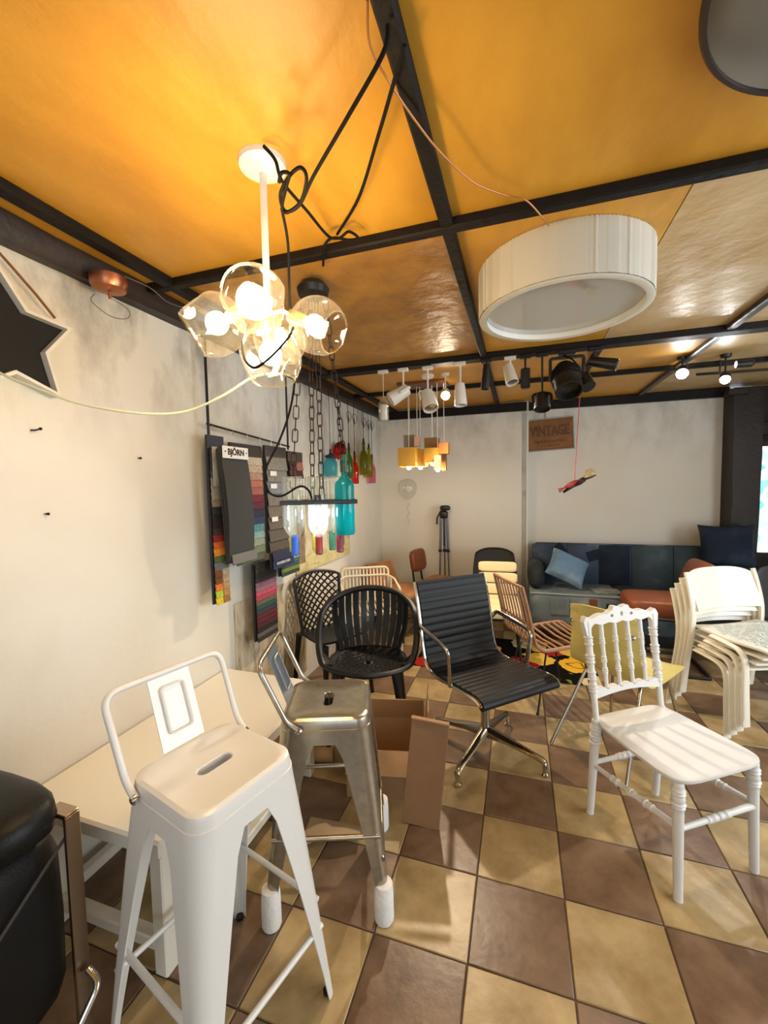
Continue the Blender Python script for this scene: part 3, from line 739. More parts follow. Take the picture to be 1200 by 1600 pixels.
# ---------------------------------------------------------------- dark padded chair behind the swivel chair
def tub_back(t, m, h, w, z0):
    def fn(u, v):
        y = (v-.5)*2; return (-.2-.10*u+.05*y*y, y*(w-.02+.03*math.sin(PI*u*.6)-.05*u*u*abs(y)**3), z0+(h-z0)*u-.05*u*abs(y)**3)
    return MB().slab(fn, 12, 14, .022).build('backrest', m, t, 60)
t = thing('dark_shell_chair', 'dark grey brown shell chair half hidden behind swivel chair and sofa arm', 'chair', (-.22, 4.13, .011), -84)
Md = mat('dark_taupe_fabric', '26221d', .7, bump=.2, bscale=200)
tub_back(t, Md, .82, .215, .44); MB().pillow((.02, 0, .435), (.44, .43, .07), 5).build('seat', Md, t, 60)
MB().tube([tuple(x) for x in [(-.298+.05*y*y, y*.19, .822-.05*abs(y)**3) for y in [-.95+1.9*k/12 for k in range(13)]]], .009, 8).build('top_piping', M_black_plastic, t)
for sx, sy in ((1, 1), (1, -1), (-1, 1), (-1, -1)): MB().tube([(sx*.15, sy*.15, .41), (sx*.2, sy*.2, 0)], .011, 8).build('leg', M_black_metal, t)

# ---------------------------------------------------------------- cream segmented chair behind the rattan one
t = thing('cream_chair', 'cream upholstered chair with banded back standing behind rattan chair', 'chair', (-.17, 3.56, .011), -86)
Mc = mat('cream_upholstery', 'dfcfa0', .6)
for k in range(4):
    MB().pillow((-.20-.028*k, 0, .46+.094*k), (.05, .36-.008*k, .091), 6, R=Matrix.Rotation(-.25, 3, 'Y')).build('back_segment', Mc, t, 60)
MB().slab(lambda u, v: (-.225-.10*u, (v-.5)*.34, .45+.33*u), 4, 4, .012).build('back_board', M_black_plastic, t)
for k in range(3): MB().pillow((-.12+.13*k, 0, .445), (.126, .38, .07), 6).build('seat_segment', Mc, t, 60)
MB().box((0, 0, .40), (.38, .36, .02), .004).build('seat_pan', M_black_plastic, t)
for sx, sy in ((1, 1), (1, -1), (-1, 1), (-1, -1)): MB().tube([(sx*.15, sy*.14, .395), (sx*.2, sy*.18, 0)], .010, 8).build('leg', M_black_metal, t)

# ---------------------------------------------------------------- brown leather cantilever lounge chair
t = thing('cantilever_lounge_chair', 'brown leather lounge chair on black cantilever tube frame before denim sofa', 'armchair', (1.09, 3.86, 0), 180)
MB().pillow((.02, 0, .50), (.50, .44, .15), 5).build('seat', M_brown, t, 60)
MB().pillow((-.235, 0, .67), (.12, .44, .40), 4, R=Matrix.Rotation(-.30, 3, 'Y')).build('backrest', M_brown, t, 60)
for s in (1, -1):
    MB().tube(fillet([(-.30, s*.235, .62), (-.20, s*.235, .43), (.21, s*.235, .44), (.235, s*.235, .012), (-.27, s*.235, .012)], .07, 6), .0125, 10).build('side_frame', M_black_metal, t)
for x, z in ((-.27, .012), (-.20, .42), (.19, .42)): MB().tube([(x, -.235, z), (x, .235, z)], .0115, 10).build('cross_tube', M_black_metal, t)

# ---------------------------------------------------------------- dark chair behind the white stack
t = thing('charcoal_chair', 'charcoal tub chair at right edge behind the white stack', 'chair', (1.80, 3.62, 0), -120)
Mg = mat('charcoal_plastic', '2a2b2c', .5)
tub_back(t, Mg, .84, .23, .43); MB().pillow((.02, 0, .43), (.44, .44, .05), 5).build('seat', Mg, t, 60)
for sx, sy in ((1, 1), (1, -1), (-1, 1), (-1, -1)): MB().tube([(sx*.15, sy*.15, .41), (sx*.21, sy*.21, 0)], .013, 8).build('leg', M_black_metal, t)

# ---------------------------------------------------------------- denim patchwork sofa
def denim(name, c1, c2, c3, sc=3.6):
    m = bpy.data.materials.new(name); m.use_nodes = True; N = m.node_tree.nodes; L = m.node_tree.links; b = N['Principled BSDF']; b.inputs['Roughness'].default_value = .85
    b.inputs['Specular IOR Level'].default_value = .2
    tc = N.new('ShaderNodeTexCoord'); n1 = N.new('ShaderNodeTexNoise'); n1.inputs['Scale'].default_value = sc; n1.inputs['Detail'].default_value = 4
    r = N.new('ShaderNodeValToRGB'); e = r.color_ramp.elements; e[0].position = .3; e[0].color = lin(c1); e[1].position = .68; e[1].color = lin(c3); x = e.new(.52); x.color = lin(c2)
    wv = N.new('ShaderNodeTexNoise'); wv.inputs['Scale'].default_value = 160; mx = N.new('ShaderNodeMix'); mx.data_type = 'RGBA'; mx.blend_type = 'OVERLAY'; mx.inputs['Factor'].default_value = .35
    L.new(tc.outputs['Object'], n1.inputs[0]); L.new(tc.outputs['Object'], wv.inputs[0]); L.new(n1.outputs['Fac'], r.inputs[0]); L.new(r.outputs[0], mx.inputs['A']); L.new(wv.outputs['Color'], mx.inputs['B'])
    L.new(mx.outputs['Result'], b.inputs['Base Color']); return m
D_mid = denim('washed_indigo_denim', '3a4557', '4a586c', '8b9094'); D_dark = denim('dark_indigo_denim', '1c2433', '262f40', '3a475a'); D_grey = denim('faded_grey_denim', '59656c', '76848a', '97a09f')
D_lite = denim('light_blue_denim', '5f7f9c', '7391ab', '9db1bf'); D_slate = denim('slate_denim', '343f46', '3f4b51', '566268')
t = thing('denim_sofa', 'blue denim patchwork sofa with rolled arm along the back wall', 'sofa', (1.02, 4.53, 0))
MB().box((0, 0, .06), (1.78, .62, .11), .01).build('plinth', M_black_plastic, t)
MB().pillow((-.53, -.06, .28), (.80, .64, .36), 14, 28, 12).build('seat_base', D_grey, t, 60)
MB().pillow((.32, -.04, .28), (.92, .60, .36), 14, 28, 12).build('seat_base', D_slate, t, 60)
MB().box((-.06, .215, .64), (1.66, .15, .44), .04, R=Matrix.Rotation(-.10, 3, 'X')).build('backrest', D_mid, t, 60)
for x, w, dm_, dz in ((-.72, .34, D_mid, 0), (-.40, .30, D_mid, .004), (-.11, .28, D_dark, 0), (.22, .36, D_slate, .003), (.56, .32, D_slate, 0)):
    MB().box((x, .138, .655), (w-.004, .014, .405), .005, R=Matrix.Rotation(-.10, 3, 'X')).build('back_panel', dm_, t, 60)
for x, z, a, c in ((-.62, .80, .9, D_dark), (-.30, .75, -.35, D_dark), (-.50, .62, .05, D_grey)):
    MB().box((x, .128-(z-.655)*-.10, z), (.12, .010, .10), .004, R=Matrix.Rotation(-.10, 3, 'X') @ Matrix.Rotation(a, 3, 'Y')).build('patch_pocket', c, t)
MB().pillow((-.86, -.02, .58), (.17, .58, .28), 2.6, 20, 12).build('rolled_arm', denim('charcoal_denim', '262b2f', '33393d', '4a5154'), t, 60)
MB().pillow((.80, .02, .57), (.20, .50, .26), 4, 20, 12).build('square_arm', D_mid, t, 60)
MB().box((-.66, -.383, .34), (.17, .012, .16), .004).build('cargo_pocket', D_grey, t); MB().box((-.38, -.384, .40), (.06, .010, .06), .003).build('leather_label', M_brown, t)
MB().box((-.16, -.384, .33), (.22, .012, .13), .004).build('cargo_pocket', D_dark, t)
MB().tube([(-.92, -.375, .455), (-.14, -.375, .455)], .008, 6).build('piping', mat('pale_denim_piping', '9aa3a2', .8), t)
def cushion(label, c, d, R, m, group=None):
    q = MB(); n = 16
    def pt(u, v, s):
        x, y = (u-.5)*2, (v-.5)*2; k = ((1-x**4)*(1-y**4))**.5 if abs(x) < 1 and abs(y) < 1 else 0
        ex = 1-.10*(1-abs(y)**2)*abs(x)**3; ey = 1-.10*(1-abs(x)**2)*abs(y)**3
        return Vector((x*d[0]/2*ex, y*d[1]/2*ey, s*d[2]/2*k))
    for s in (1, -1):
        q.add([pt(i/n, j/n, s) for i in range(n+1) for j in range(n+1)], [(i*(n+1)+j, (i+1)*(n+1)+j, (i+1)*(n+1)+j+1, i*(n+1)+j+1) for i in range(n) for j in range(n)])
    o = q.build('throw_cushion', m, None, 60); o.matrix_world = TR(*c) @ R; return tag(o, label, 'cushion', 'cushions on the denim sofa')
cushion('light blue denim cushion leaning in left end of the sofa', (.445, 4.39, .66), (.38, .30, .17), RZ(22) @ RX(62) @ RZ(-30), D_lite)
c1 = cushion('square dark denim cushion propped on the sofa arm beside the post', (1.80, 4.56, .89), (.42, .40, .15), RZ(-12) @ RX(80) @ RZ(2), D_dark)
t = thing('magazine', 'thin pale magazine lying on the left seat of the sofa', 'magazine', (.78, 4.33, .467), 8)
MB().box((0, 0, 0), (.24, .17, .008), .001).build('pages', mat('pale_print_paper', 'b9bcb6', .4, col2='6e7a80', nscale=9), t)

# ---------------------------------------------------------------- rug
rm = bpy.data.materials.new('floral_carpet_pile'); rm.use_nodes = True; N = rm.node_tree.nodes; L = rm.node_tree.links; b = N['Principled BSDF']; b.inputs['Roughness'].default_value = .95; b.inputs['Specular IOR Level'].default_value = .05
tc = N.new('ShaderNodeTexCoord'); dn = N.new('ShaderNodeTexNoise'); dn.inputs['Scale'].default_value = 9; mxv = N.new('ShaderNodeMix'); mxv.data_type = 'VECTOR'; mxv.inputs['Factor'].default_value = .10
vo = N.new('ShaderNodeTexVoronoi'); vo.inputs['Scale'].default_value = 4.6; rp = N.new('ShaderNodeValToRGB'); rp.color_ramp.interpolation = 'CONSTANT'
e = rp.color_ramp.elements; e[0].color = lin('d9a72e'); e[1].position = .2; e[1].color = lin('9a2722')
for p_, c_ in ((.4, 'c9b98a'), (.6, '6e7134'), (.8, 'd8b04a')): x = e.new(p_); x.color = lin(c_)
sp = N.new('ShaderNodeSeparateColor'); di = N.new('ShaderNodeValToRGB'); di.color_ramp.interpolation = 'CONSTANT'; d_ = di.color_ramp.elements; d_[0].color = (1, 1, 1, 1); d_[1].position = .58; d_[1].color = (0, 0, 0, 1); x = d_.new(.2); x.color = (.25, .25, .25, 1); x = d_.new(.27); x.color = (1, 1, 1, 1)
mx = N.new('ShaderNodeMix'); mx.data_type = 'RGBA'; mx.inputs['A'].default_value = lin('14100e')
L.new(tc.outputs['Object'], dn.inputs[0]); L.new(tc.outputs['Object'], mxv.inputs['A']); L.new(dn.outputs['Color'], mxv.inputs['B']); L.new(mxv.outputs['Result'], vo.inputs[0])
L.new(vo.outputs['Color'], sp.inputs[0]); L.new(sp.outputs[0], rp.inputs[0]); L.new(vo.outputs['Distance'], di.inputs[0]); L.new(di.outputs[0], mx.inputs['Factor']); L.new(rp.outputs[0], mx.inputs['B']); L.new(mx.outputs['Result'], b.inputs['Base Color'])
tag(MB().box((-.13, 3.68, .0045), (1.42, .80, .007), .002).build('floral_rug', rm), 'black rug with red and gold flowers under the back chairs', 'rug')

# ---------------------------------------------------------------- folded tripod against the back wall
t = thing('camera_tripod', 'folded black and silver camera tripod standing against the back wall', 'tripod', (-.82, 4.70, 0))
for k, (dx, dy) in enumerate(((-.045, 0), (.045, .0), (.0, .03))):
    l = MB().tube([(dx, dy, .74), (dx*.75, dy*.5, 1.16)], .013, 8).build('leg', mat('grey_tripod_tube', '6c6876', .35, .6), t)
    MB().tube([(dx*1.4, dy, .01), (dx, dy, .76)], .009, 8).build('lower_leg', mat('dark_tripod_tube', '8b8378', .3, .8), l)
    MB().lathe([(.012, -.015), (.02, -.015), (.02, .015), (.012, .015)], 10, TR(dx, dy, .745)).build('leg_lock', M_black_plastic, l)
MB().tube([(0, .01, .8), (0, .01, 1.2)], .012, 8).build('centre_column', M_black_metal, t)
MB().pillow((0, .0, 1.16), (.10, .06, .09), 3).build('shoulder', M_black_plastic, t, 60); MB().pillow((.015, 0, 1.235), (.12, .06, .06), 3).build('head', M_black_plastic, t, 60)
MB().tube([(-.02, 0, 1.23), (-.075, -.02, 1.12), (-.078, -.02, 1.05)], .01, 8).build('pan_handle', M_black_plastic, t)

# ---------------------------------------------------------------- glass globe chandelier
RT = ROT @ Vector((1, 0, 0)); UPV = Vector((0, 0, 1)); TW = -(ROT @ Vector((0, 0, -1)))
WARM = (1.0, .75, .44)
M_bulb = emit('warm_lit_bulb', WARM, 75)
M_gl = glass('clear_handblown_glass', (.985, .95, .85), 1.0, .022)
M_brass = mat('pale_brass', 'd9c07a', .3, .7)
t = thing('globe_chandelier', 'white ceiling chandelier with five dented clear glass globes and lit bulbs', 'chandelier', (-.666, 1.032, ZC))
MB().lathe([(.0, -.028), (.02, -.028), (.045, -.022), (.062, -.012), (.064, 0)], 28).build('canopy', M_white_paint, t)
MB().lathe([(.006, -.40), (.0095, -.40), (.0095, -.02)], 12).build('rod', M_white_paint, t)
MB().lathe([(.004, -.425), (.016, -.42), (.018, -.405), (.016, -.39), (.006, -.385)], 16).build('hub', M_white_paint, t)
hub = Vector((0, 0, -.405)); cc = Vector((-.666, 1.032, ZC))
def dented(seed, R):
    rd = random.Random(seed); m = MB(); n = 36; pl = []
    for k in range(5):
        a = 2*PI*k/5+rd.uniform(-.25, .25); e = rd.uniform(-.35, .45); pl.append((Vector((math.cos(a)*math.cos(e), math.sin(a)*math.cos(e), math.sin(e))), R*rd.uniform(.84, .9)))
    rings = []
    for k in range(22):
        a = -1.32+(2.10)*k/21; r, z = R*math.cos(a), R*math.sin(a)*1.05; ring = []
        for q in range(n):
            v = Vector((r*math.cos(2*PI*q/n), r*math.sin(2*PI*q/n), z))
            for nn, d in pl:
                x = v.dot(nn)
                if x > d: v -= nn*(x-d)*1.25
            ring.append(v)
        rings.append(ring)
    rim_ = rings[-1]; m.loft(rings, cap=False); return m, rim_
for k, (u, v, dz, dv) in enumerate([(333, 508, .02, (-.80, -.52, .25)), (397, 470, -.13, (.02, -.12, 1.0)), (423, 560, -.03, (.08, -1.0, .05)), (497, 510, .06, (.75, -.42, .35)), (437, 530, .17, (.2, .1, -1))]):
    d0 = ray(u, v).normalized(); c = CAM + d0*((cc-CAM).xy.length/d0.xy.length+dz) - cc
    ax = (RT*dv[0]+UPV*dv[1]+TW*dv[2]).normalized(); T = TR(*c) @ frame_to(ax); R = .083
    g, rm_ = dented(k+3, R); go = g.build('glass_globe', M_gl, t, 60, None); go.data.transform(T)
    ro = MB().tube(rm_, .0022, 6, closed=True); ro = ro.build('rim', M_gl, go); ro.data.transform(T)
    so = MB().lathe([(.010, -.112), (.019, -.11), (.021, -.075), (.016, -.045), (.010, -.042)], 16, T).build('socket', M_brass, t)
    MB().sphere((0, 0, .0), .030, 14, 10, T=T @ TR(0, 0, -.012) @ Matrix.Scale(1.35 if k == 1 else 1.0, 4)).build('bulb', M_bulb, t)
    s_ = c - ax*.108; mid = hub.lerp(s_, .55) + Vector((0, 0, .015))
    MB().tube(catmull([hub, mid, s_], 6), .006, 8).build('arm', M_white_paint, t)

# ---------------------------------------------------------------- loose cables under the ceiling
def cable(name, label, pts, r=.0045, m=None, k=7):
    return tag(MB().tube(catmull(pts, k), r, 7).build(name, m or M_cable), label, 'cable')
z = lambda u, v, h=2.335: onz(u, v, h)
cable('fabric_cable', 'black fabric cable from ceiling beam down to the knotted loops', [z(606, 40, 2.34), z(598, 85, 2.30), z(545, 180, 2.27), z(490, 275, 2.25), z(468, 320, 2.24), z(446, 330, 2.24), z(438, 305, 2.25), z(452, 275, 2.26), z(470, 262, 2.26), z(479, 280, 2.25), z(470, 315, 2.24), z(448, 332, 2.23), z(441, 322, 2.24), z(448, 290, 2.25), z(452, 272, 2.25), z(440, 270, 2.25), z(436, 285, 2.24)])
cable('fabric_cable', 'straight black fabric cable from ceiling beam to the cross beam', [z(632, 70, 2.34), z(612, 140, 2.33), z(590, 215, 2.33), z(560, 310, 2.345), z(527, 366, 2.366)])
cable('fabric_cable', 'black cable from chandelier canopy crossing to the bottle lamp rose', [z(412, 228, 2.37), z(430, 250, 2.34), z(442, 285, 2.31), z(480, 330, 2.32), z(512, 368, 2.335), z(530, 372, 2.33), z(545, 362, 2.335), z(560, 372, 2.335), z(545, 375, 2.33), z(520, 372, 2.33), z(507, 385, 2.33), z(505, 415, 2.35)])
def dn(u, v, d): q = ray(u, v).normalized(); return CAM + q*d
cable('hanging_flex', 'long black flex hanging past the chandelier down to the bottle lamp', [dn(440, 325, 1.47), dn(450, 380, 1.5), dn(452, 450, 1.52), dn(455, 500, 1.55), dn(463, 540, 1.58), dn(460, 600, 1.62), dn(452, 645, 1.66), dn(436, 690, 1.68), dn(415, 735, 1.68), dn(420, 768, 1.68), dn(440, 775, 1.66), dn(468, 760, 1.65), dn(482, 766, 1.66), dn(487, 779, 1.69)], .0042)
cable('hanging_flex', 'thin black flex looped below the chandelier globes', [dn(378, 532, 1.20), dn(380, 552, 1.15), dn(386, 567, 1.11), dn(400, 574, 1.09), dn(425, 556, 1.09), dn(450, 528, 1.12), dn(458, 512, 1.18)], .0032)
cable('white_flex', 'pale green white flex sagging from chandelier across the left wall', [dn(412, 585, 1.44), dn(390, 592, 1.44), dn(345, 620, 1.45), dn(290, 643, 1.5), dn(220, 646, 1.5), dn(130, 632, 1.55), dn(60, 608, 1.6), dn(0, 583, 1.66), dn(-40, 560, 1.72)], .004, mat('pale_green_flex', 'c9cdb0', .5))
M_pw = mat('bare_copper_wire', 'a8703f', .4, .4)
cable('ceiling_wire', 'thin coppery wire draped under ceiling to the drum lamp', [z(574, 0, 2.36), z(578, 70, 2.35), z(608, 128, 2.34), z(650, 190, 2.335), z(690, 240, 2.335), z(740, 285, 2.345), z(790, 305, 2.35), z(822, 313, 2.345), z(850, 343, 2.33), z(857, 352, 2.36)], .0025, M_pw)
cable('thin_wire', 'thin loose wire strung along the timber beam by the copper rose', [onx(195, 432, -1.46), onx(235, 450, -1.46), onx(262, 472, -1.46), onx(292, 480, -1.47), onx(296, 462, -1.46)], .0018, mat('grey_wire', '6d6257', .5))

# ---------------------------------------------------------------- copper ceiling rose
t = thing('copper_rose', 'round copper ceiling rose with loose wire loop under timber beam', 'ceiling rose', (-1.475, 1.225, 2.30))
MB().lathe([(.0, -.052), (.035, -.05), (.055, -.042), (.063, -.026), (.064, 0)], 28).build('cup', mat('satin_copper', 'a8694a', .32, .9), t)
MB().lathe([(.004, -.075), (.005, -.075), (.005, -.05)], 8).build('cord_grip', mat('satin_copper', 'a8694a', .32, .9), t)
MB().tube(catmull([(0, 0, -.07), (.03, .05, -.10), (.03, .045, -.135), (0, 0, -.14), (-.03, -.05, -.10), (-.025, -.04, -.07)], 8), .0018, 6).build('wire_loop', mat('grey_wire', '6d6257', .5), t)

# ---------------------------------------------------------------- chain-hung bottle lamp
BL = Vector((-.826, 1.625, 1.437))
t = thing('bottle_lamp', 'chain hung lamp of upturned glass bottles in a black plate', 'pendant lamp', BL, 27)
MB().box((0, 0, 0), (.315, .22, .017), .003).build('plate', M_black_metal, t)
ro = MB().lathe([(.02, .86), (.062, .865), (.068, .89), (.05, .915), (.02, .918)], 24).build('ceiling_rose', M_black_metal, t)
M_chain = mat('rusty_black_chain', '2a1d17', .5, .6)
for a, b in (((-.118, .07, .01), (-.05, .03, .87)), ((-.028, .085, .01), (-.012, .045, .87)), ((.012, -.085, .01), (.012, -.045, .87)), ((.135, .08, .01), (.05, .03, .87))):
    a, b = Vector(a), Vector(b); n = int((b-a).length/.049); m = MB(); D = frame_to(b-a)
    for k in range(n):
        p = a.lerp(b, (k+.5)/n); ring = fillet([(-.0115, 0, -.029), (.0115, 0, -.029), (.0115, 0, .029), (-.0115, 0, .029)], .012, 3, True)
        m.tube(ring, .0025, 6, closed=True, T=TR(*p) @ D @ RZ(35+90*(k % 2)))
    m.build('chain', M_chain, t)
def bottle_prof(r, h, neck=.0135, body=.62, sh=.78):
    return [(r*.55, .004), (r*.9, .0), (r, .008), (r, h*body), (r*.93, h*(body+.05)), (r*.6, h*(sh-.05)), (neck, h*sh), (neck, h*.97), (neck*1.25, h*.97), (neck*1.25, h)]
M_clear = glass('clear_bottle_glass', (.95, .98, .98), 1.0, .13); 
def caps(c): return mat('foil_'+c, c, .4)
spots = [(-.105, -.055, '1f5fd0'), (-.005, -.055, '8e2a24'), (.085, -.02, '7a1f33'), (-.12, .055, 'c9c23a'), (-.02, .06, 'cfc64a'), (.055, .06, '2f7a58')]
for x, y, c in spots:
    T = TR(x, y, .108) @ RX(180)
    bo = MB().lathe(bottle_prof(.041, .325, .0125, .64, .80), 20, T, cap=False).build('upturned_bottle', M_clear, t, 60)
    MB().lathe([(.0135, .243), (.0150, .245), (.0155, .326), (.012, .33), (.0, .33)], 14, T).build('foil_capsule', caps(c), bo)
M_cool = emit('cool_lit_bulb', (.93, .97, 1.0), 32)
MB().sphere((-.005, -.055, -.055), .024, 14, 10).build('bulb', M_cool, t); MB().lathe([(.012, -.03), (.014, -.03), (.014, .03)], 12, TR(-.005, -.055, 0)).build('bulb_holder', M_black_plastic, t)
q = MB().lathe(bottle_prof(.041, .31, .013, .66, .80), 22, TR(.107, -.065, -.14), cap=False).build('upright_bottle', glass('teal_bottle_glass', '1fd0d8', .9, .4), t, 60)
MB().lathe([(.0145, .262), (.016, .263), (.0165, .335), (.012, .338), (0, .338)], 14, TR(.107, -.065, -.14)).build('foil_capsule', mat('foil_dark_green', '14382c', .4), q)

# ---------------------------------------------------------------- coloured glass pendants along the left beam
def pendant_bottle(u, v0, v1, x, tint, label, kind='bottle'):
    a, b = onx(u, v1, x), onx(u, v0, x); h = max(.16, b.z-a.z); L_ = 2.30-a.z
    t = thing('bottle_pendant' if kind == 'bottle' else 'jar_pendant', label, 'pendant lamp', (x, a.y, a.z), 0, 'coloured glass pendants under the left beam')
    g = glass('glass_'+tint, tint, .8, .5)
    if kind == 'bottle':
        MB().lathe(bottle_prof(.037*h/.27, h, .013*h/.27, .55, .78)[1:], 18, cap=False).build('glass_bottle', g, t, 60); zt = h
    else:
        MB().lathe([(.052, 0), (.058, .006), (.06, .11), (.055, .14), (.034, .165), (.034, .178)], 20, cap=False).build('glass_jar', g, t, 60); zt = .20
        MB().lathe([(.02, .165), (.045, .176), (.042, .192), (.02, .20), (.006, .215)], 16).build('lid', mat('dark_teal_metal', '16333a', .4, .5), t)
    MB().lathe([(.004, zt-.02), (.010, zt-.02), (.010, zt+.03), (.004, zt+.05)], 10).build('cord_cap', M_black_plastic, t)
    pts = [(0, 0, zt+.03), (0, 0, L_*.62)]
    MB().tube([(0, 0, zt+.02), (0, 0, L_-.0)], .0025, 6).build('cord', M_cable, t)
    if kind == 'bottle':
        c = MB(); 
        for q in range(2): c.tube(catmull([(0, .0, L_-.10), (.02, .03, L_-.13), (.01, .015, L_-.19), (-.005, -.022, L_-.15)], 5, True), .0022, 5, closed=True, T=TR(0, 0, -.02*q) @ RZ(50*q))
        c.build('coiled_cord', M_cable, t)
    return t
pendant_bottle(517, 712, 747, -1.53, '8fdcec', 'light blue glass jar pendant with dark lid above the bottle lamp', 'jar')
pendant_bottle(546, 700, 747, -1.53, '86c47e', 'green glass bottle pendant just right of the blue jar')
pendant_bottle(555, 712, 756, -1.53, 'f06a60', 'red glass bottle pendant under the left beam')
pendant_bottle(569, 692, 742, -1.53, 'c0c060', 'tall olive glass bottle pendant, highest of the hanging bottles')
pendant_bottle(577, 700, 746, -1.53, 'ccd070', 'yellow green glass bottle pendant between the olive and pink ones')
pendant_bottle(582, 716, 755, -1.53, 'f6b0cc', 'pink glass bottle pendant nearest the back corner')
p = onx(531, 705, -1.53); t = thing('red_glass_cluster', 'cluster of red glass drops hanging on a chain behind the bottle lamp', 'pendant lamp', p)
M_rg = glass('ruby_glass', 'ee7060', .9, .5)
for k in range(9):
    a = 2*PI*k/8; r = .045 if k < 8 else 0; zc = -.02 if k % 2 else .01
    MB().lathe([(.003, .05), (.012, .03), (.021, .0), (.018, -.03), (.008, -.05), (.002, -.055)], 12, TR(r*math.cos(a), r*math.sin(a), zc)).build('glass_drop', M_rg, t)
MB().lathe([(.01, .03), (.05, .04), (.04, .065), (.012, .085)], 18).build('cap', mat('dark_red_metal', '4a1712', .35, .6), t)
m = MB(); n = int((2.32-p.z-.085)/.05)+1
for k in range(n): m.tube(fillet([(-.011, 0, -.03), (.011, 0, -.03), (.011, 0, .03), (-.011, 0, .03)], .013, 3, True), .003, 6, closed=True, T=TR(0, 0, .11+.05*k) @ RZ(90*(k % 2)))
m.build('chain', M_chain, t)

# ---------------------------------------------------------------- drum lamp and round lamp on the ceiling
t = thing('drum_lamp', 'large white pleated fabric drum ceiling lamp with glossy diffuser', 'ceiling lamp', (.16, 1.90, ZC))
M_fab = mat('white_pleated_fabric', 'd0cab9', .75); R = .326
rd = random.Random(4); jit = [rd.uniform(.4, 1.3) for _ in range(280)]
def pleat(a, z_): 
    k = int(a/(2*PI)*280+.001) % 280; return 1+(.011*jit[k])*(1 if k % 2 else -.3)
m = MB(); m.lathe([(R, -.001), (R, -.05), (R*1.001, -.10), (R, -.185)], 280, cap=False, mod=pleat); m.build('shade', M_fab, t, 70)
MB().lathe([(R*.995, -.185), (R*1.0, -.189), (R*.985, -.192), (R*.91, -.190), (R*.905, -.184)], 120, cap=False).build('lower_rim', M_fab, t, 60)
MB().lathe([(R*.905, -.02), (R*.905, -.19)], 90, cap=False).build('inner_lining', M_white_plastic, t)
MB().lathe([(.0, -.168), (R*.9, -.168), (R*.9, -.16), (0, -.16)], 90).build('diffuser', mat('glossy_white_acrylic', 'a9a69c', .06, coat=1.0, spec=.8), t)
t = thing('round_mirror_lamp', 'round glossy ceiling lamp at top right corner', 'ceiling lamp', (.632, .868, ZC))
Mx = mat('dark_bronze_band', '33261c', .4, .3)
MB().lathe([(.33, -.001), (.335, -.045), (.33, -.052), (.322, -.052), (.322, -.001)], 96, cap=False).build('band', Mx, t)
MB().lathe([(0, -.048), (.322, -.048), (.322, -.04), (0, -.04)], 96).build('diffuser', mat('smoked_mirror_acrylic', '6e6a66', .14, .95), t)

# ---------------------------------------------------------------- track spotlights
def spot(label, x, y, ztop, pivot, aim, R, L_, m, yoke=False, lens=None, box=False):
    t = thing('track_spotlight', label, 'spotlight', (x, y, ztop), 0, 'spotlights on the ceiling track')
    MB().box((0, 0, -.012), (.075, .035, .024), .004).build('track_adapter', m, t)
    pv = Vector(pivot)-Vector((x, y, ztop)); MB().tube([(0, 0, -.02), (pv.x*.0, pv.y*.0, pv.z*.6), pv], .007, 8).build('stem', m, t)
    ax = Vector(aim).normalized(); T = TR(*pv) @ frame_to(ax)
    if box: hd = MB().box((0, 0, L_*.25), (R*2, R*1.6, L_), .008, T=T).build('lamp_head', m, t)
    else: hd = MB().lathe([(R*.3, -L_*.5), (R*.75, -L_*.48), (R*.85, -L_*.3), (R*.9, .0), (R, L_*.35), (R, L_*.5), (R*.9, L_*.5), (R*.88, L_*.38), (0, L_*.36)], 20, T).build('lamp_head', m, t, 50)
    if lens: MB().lathe([(0, L_*.39), (R*.84, L_*.39), (R*.84, L_*.4), (0, L_*.42)], 16, T).build('lens', lens, hd)
    if yoke:
        s = R*1.12; MB().tube(fillet([T @ Vector((s, 0, 0)), T @ Vector((s, 0, -L_*.55)), T @ Vector((-s, 0, -L_*.55)), T @ Vector((-s, 0, 0))], .03, 4), .006, 8, flat=1.6).build('yoke', m, t)
    return t
TZ = 2.342; TY = 2.95
M_lens = mat('grey_reflector', '8e8b84', .2, .8); M_wsp = mat('white_spot_enamel', 'd9d4c8', .4)
spot('large white yoked track spotlight aimed left toward the corner', -.80, TY, TZ, (-.82, TY-.04, 2.15), (-.70, -.3, -.45), .052, .15, M_wsp, True, M_lens)
spot('white track spotlight with open barn flap above the wood block lamp', -.625, TY+.02, TZ, (-.615, TY, 2.10), (.25, -.35, -.75), .055, .15, M_wsp, True, M_lens)
spot('slim white track spotlight pointing straight down, second from the beam crossing', -.392, TY, TZ, (-.392, TY, 2.12), (.06, -.1, -1), .043, .155, M_wsp, False, M_lens)
spot('white track spotlight tilted to the camera among the black ones', -.062, TY, TZ, (-.062, TY, 2.225), (.25, -.38, -1), .042, .14, M_wsp, False, M_lens)
spot('slim black track spotlight beside the long ceiling beam', -.218, TY, TZ, (-.22, TY, 2.225), (-.08, -.05, -1), .028, .17, M_black_metal, False, M_lens)
spot('square black track spotlight right of the tilted white one', .034, TY, TZ, (.034, TY, 2.22), (0, -.05, -1), .03, .13, M_black_metal, box=True)
spot('round black track spotlight on a long thin stem above the wooden sign', .138, TY, TZ, (.138, TY, 2.03), (0, -.35, -1), .052, .11, M_black_metal, True)
spot('black cylinder track spotlight tilted nearly level, last on the track', .445, TY, TZ, (.49, TY-.02, 2.235), (1, -.25, -.32), .036, .165, M_black_metal)
t = thing('stage_spotlight', 'big black stage spotlight in a square yoke with fresnel head', 'spotlight', (.285, 2.95, 2.342))
MB().box((0, 0, -.015), (.10, .04, .03), .004).build('clamp', M_black_metal, t)
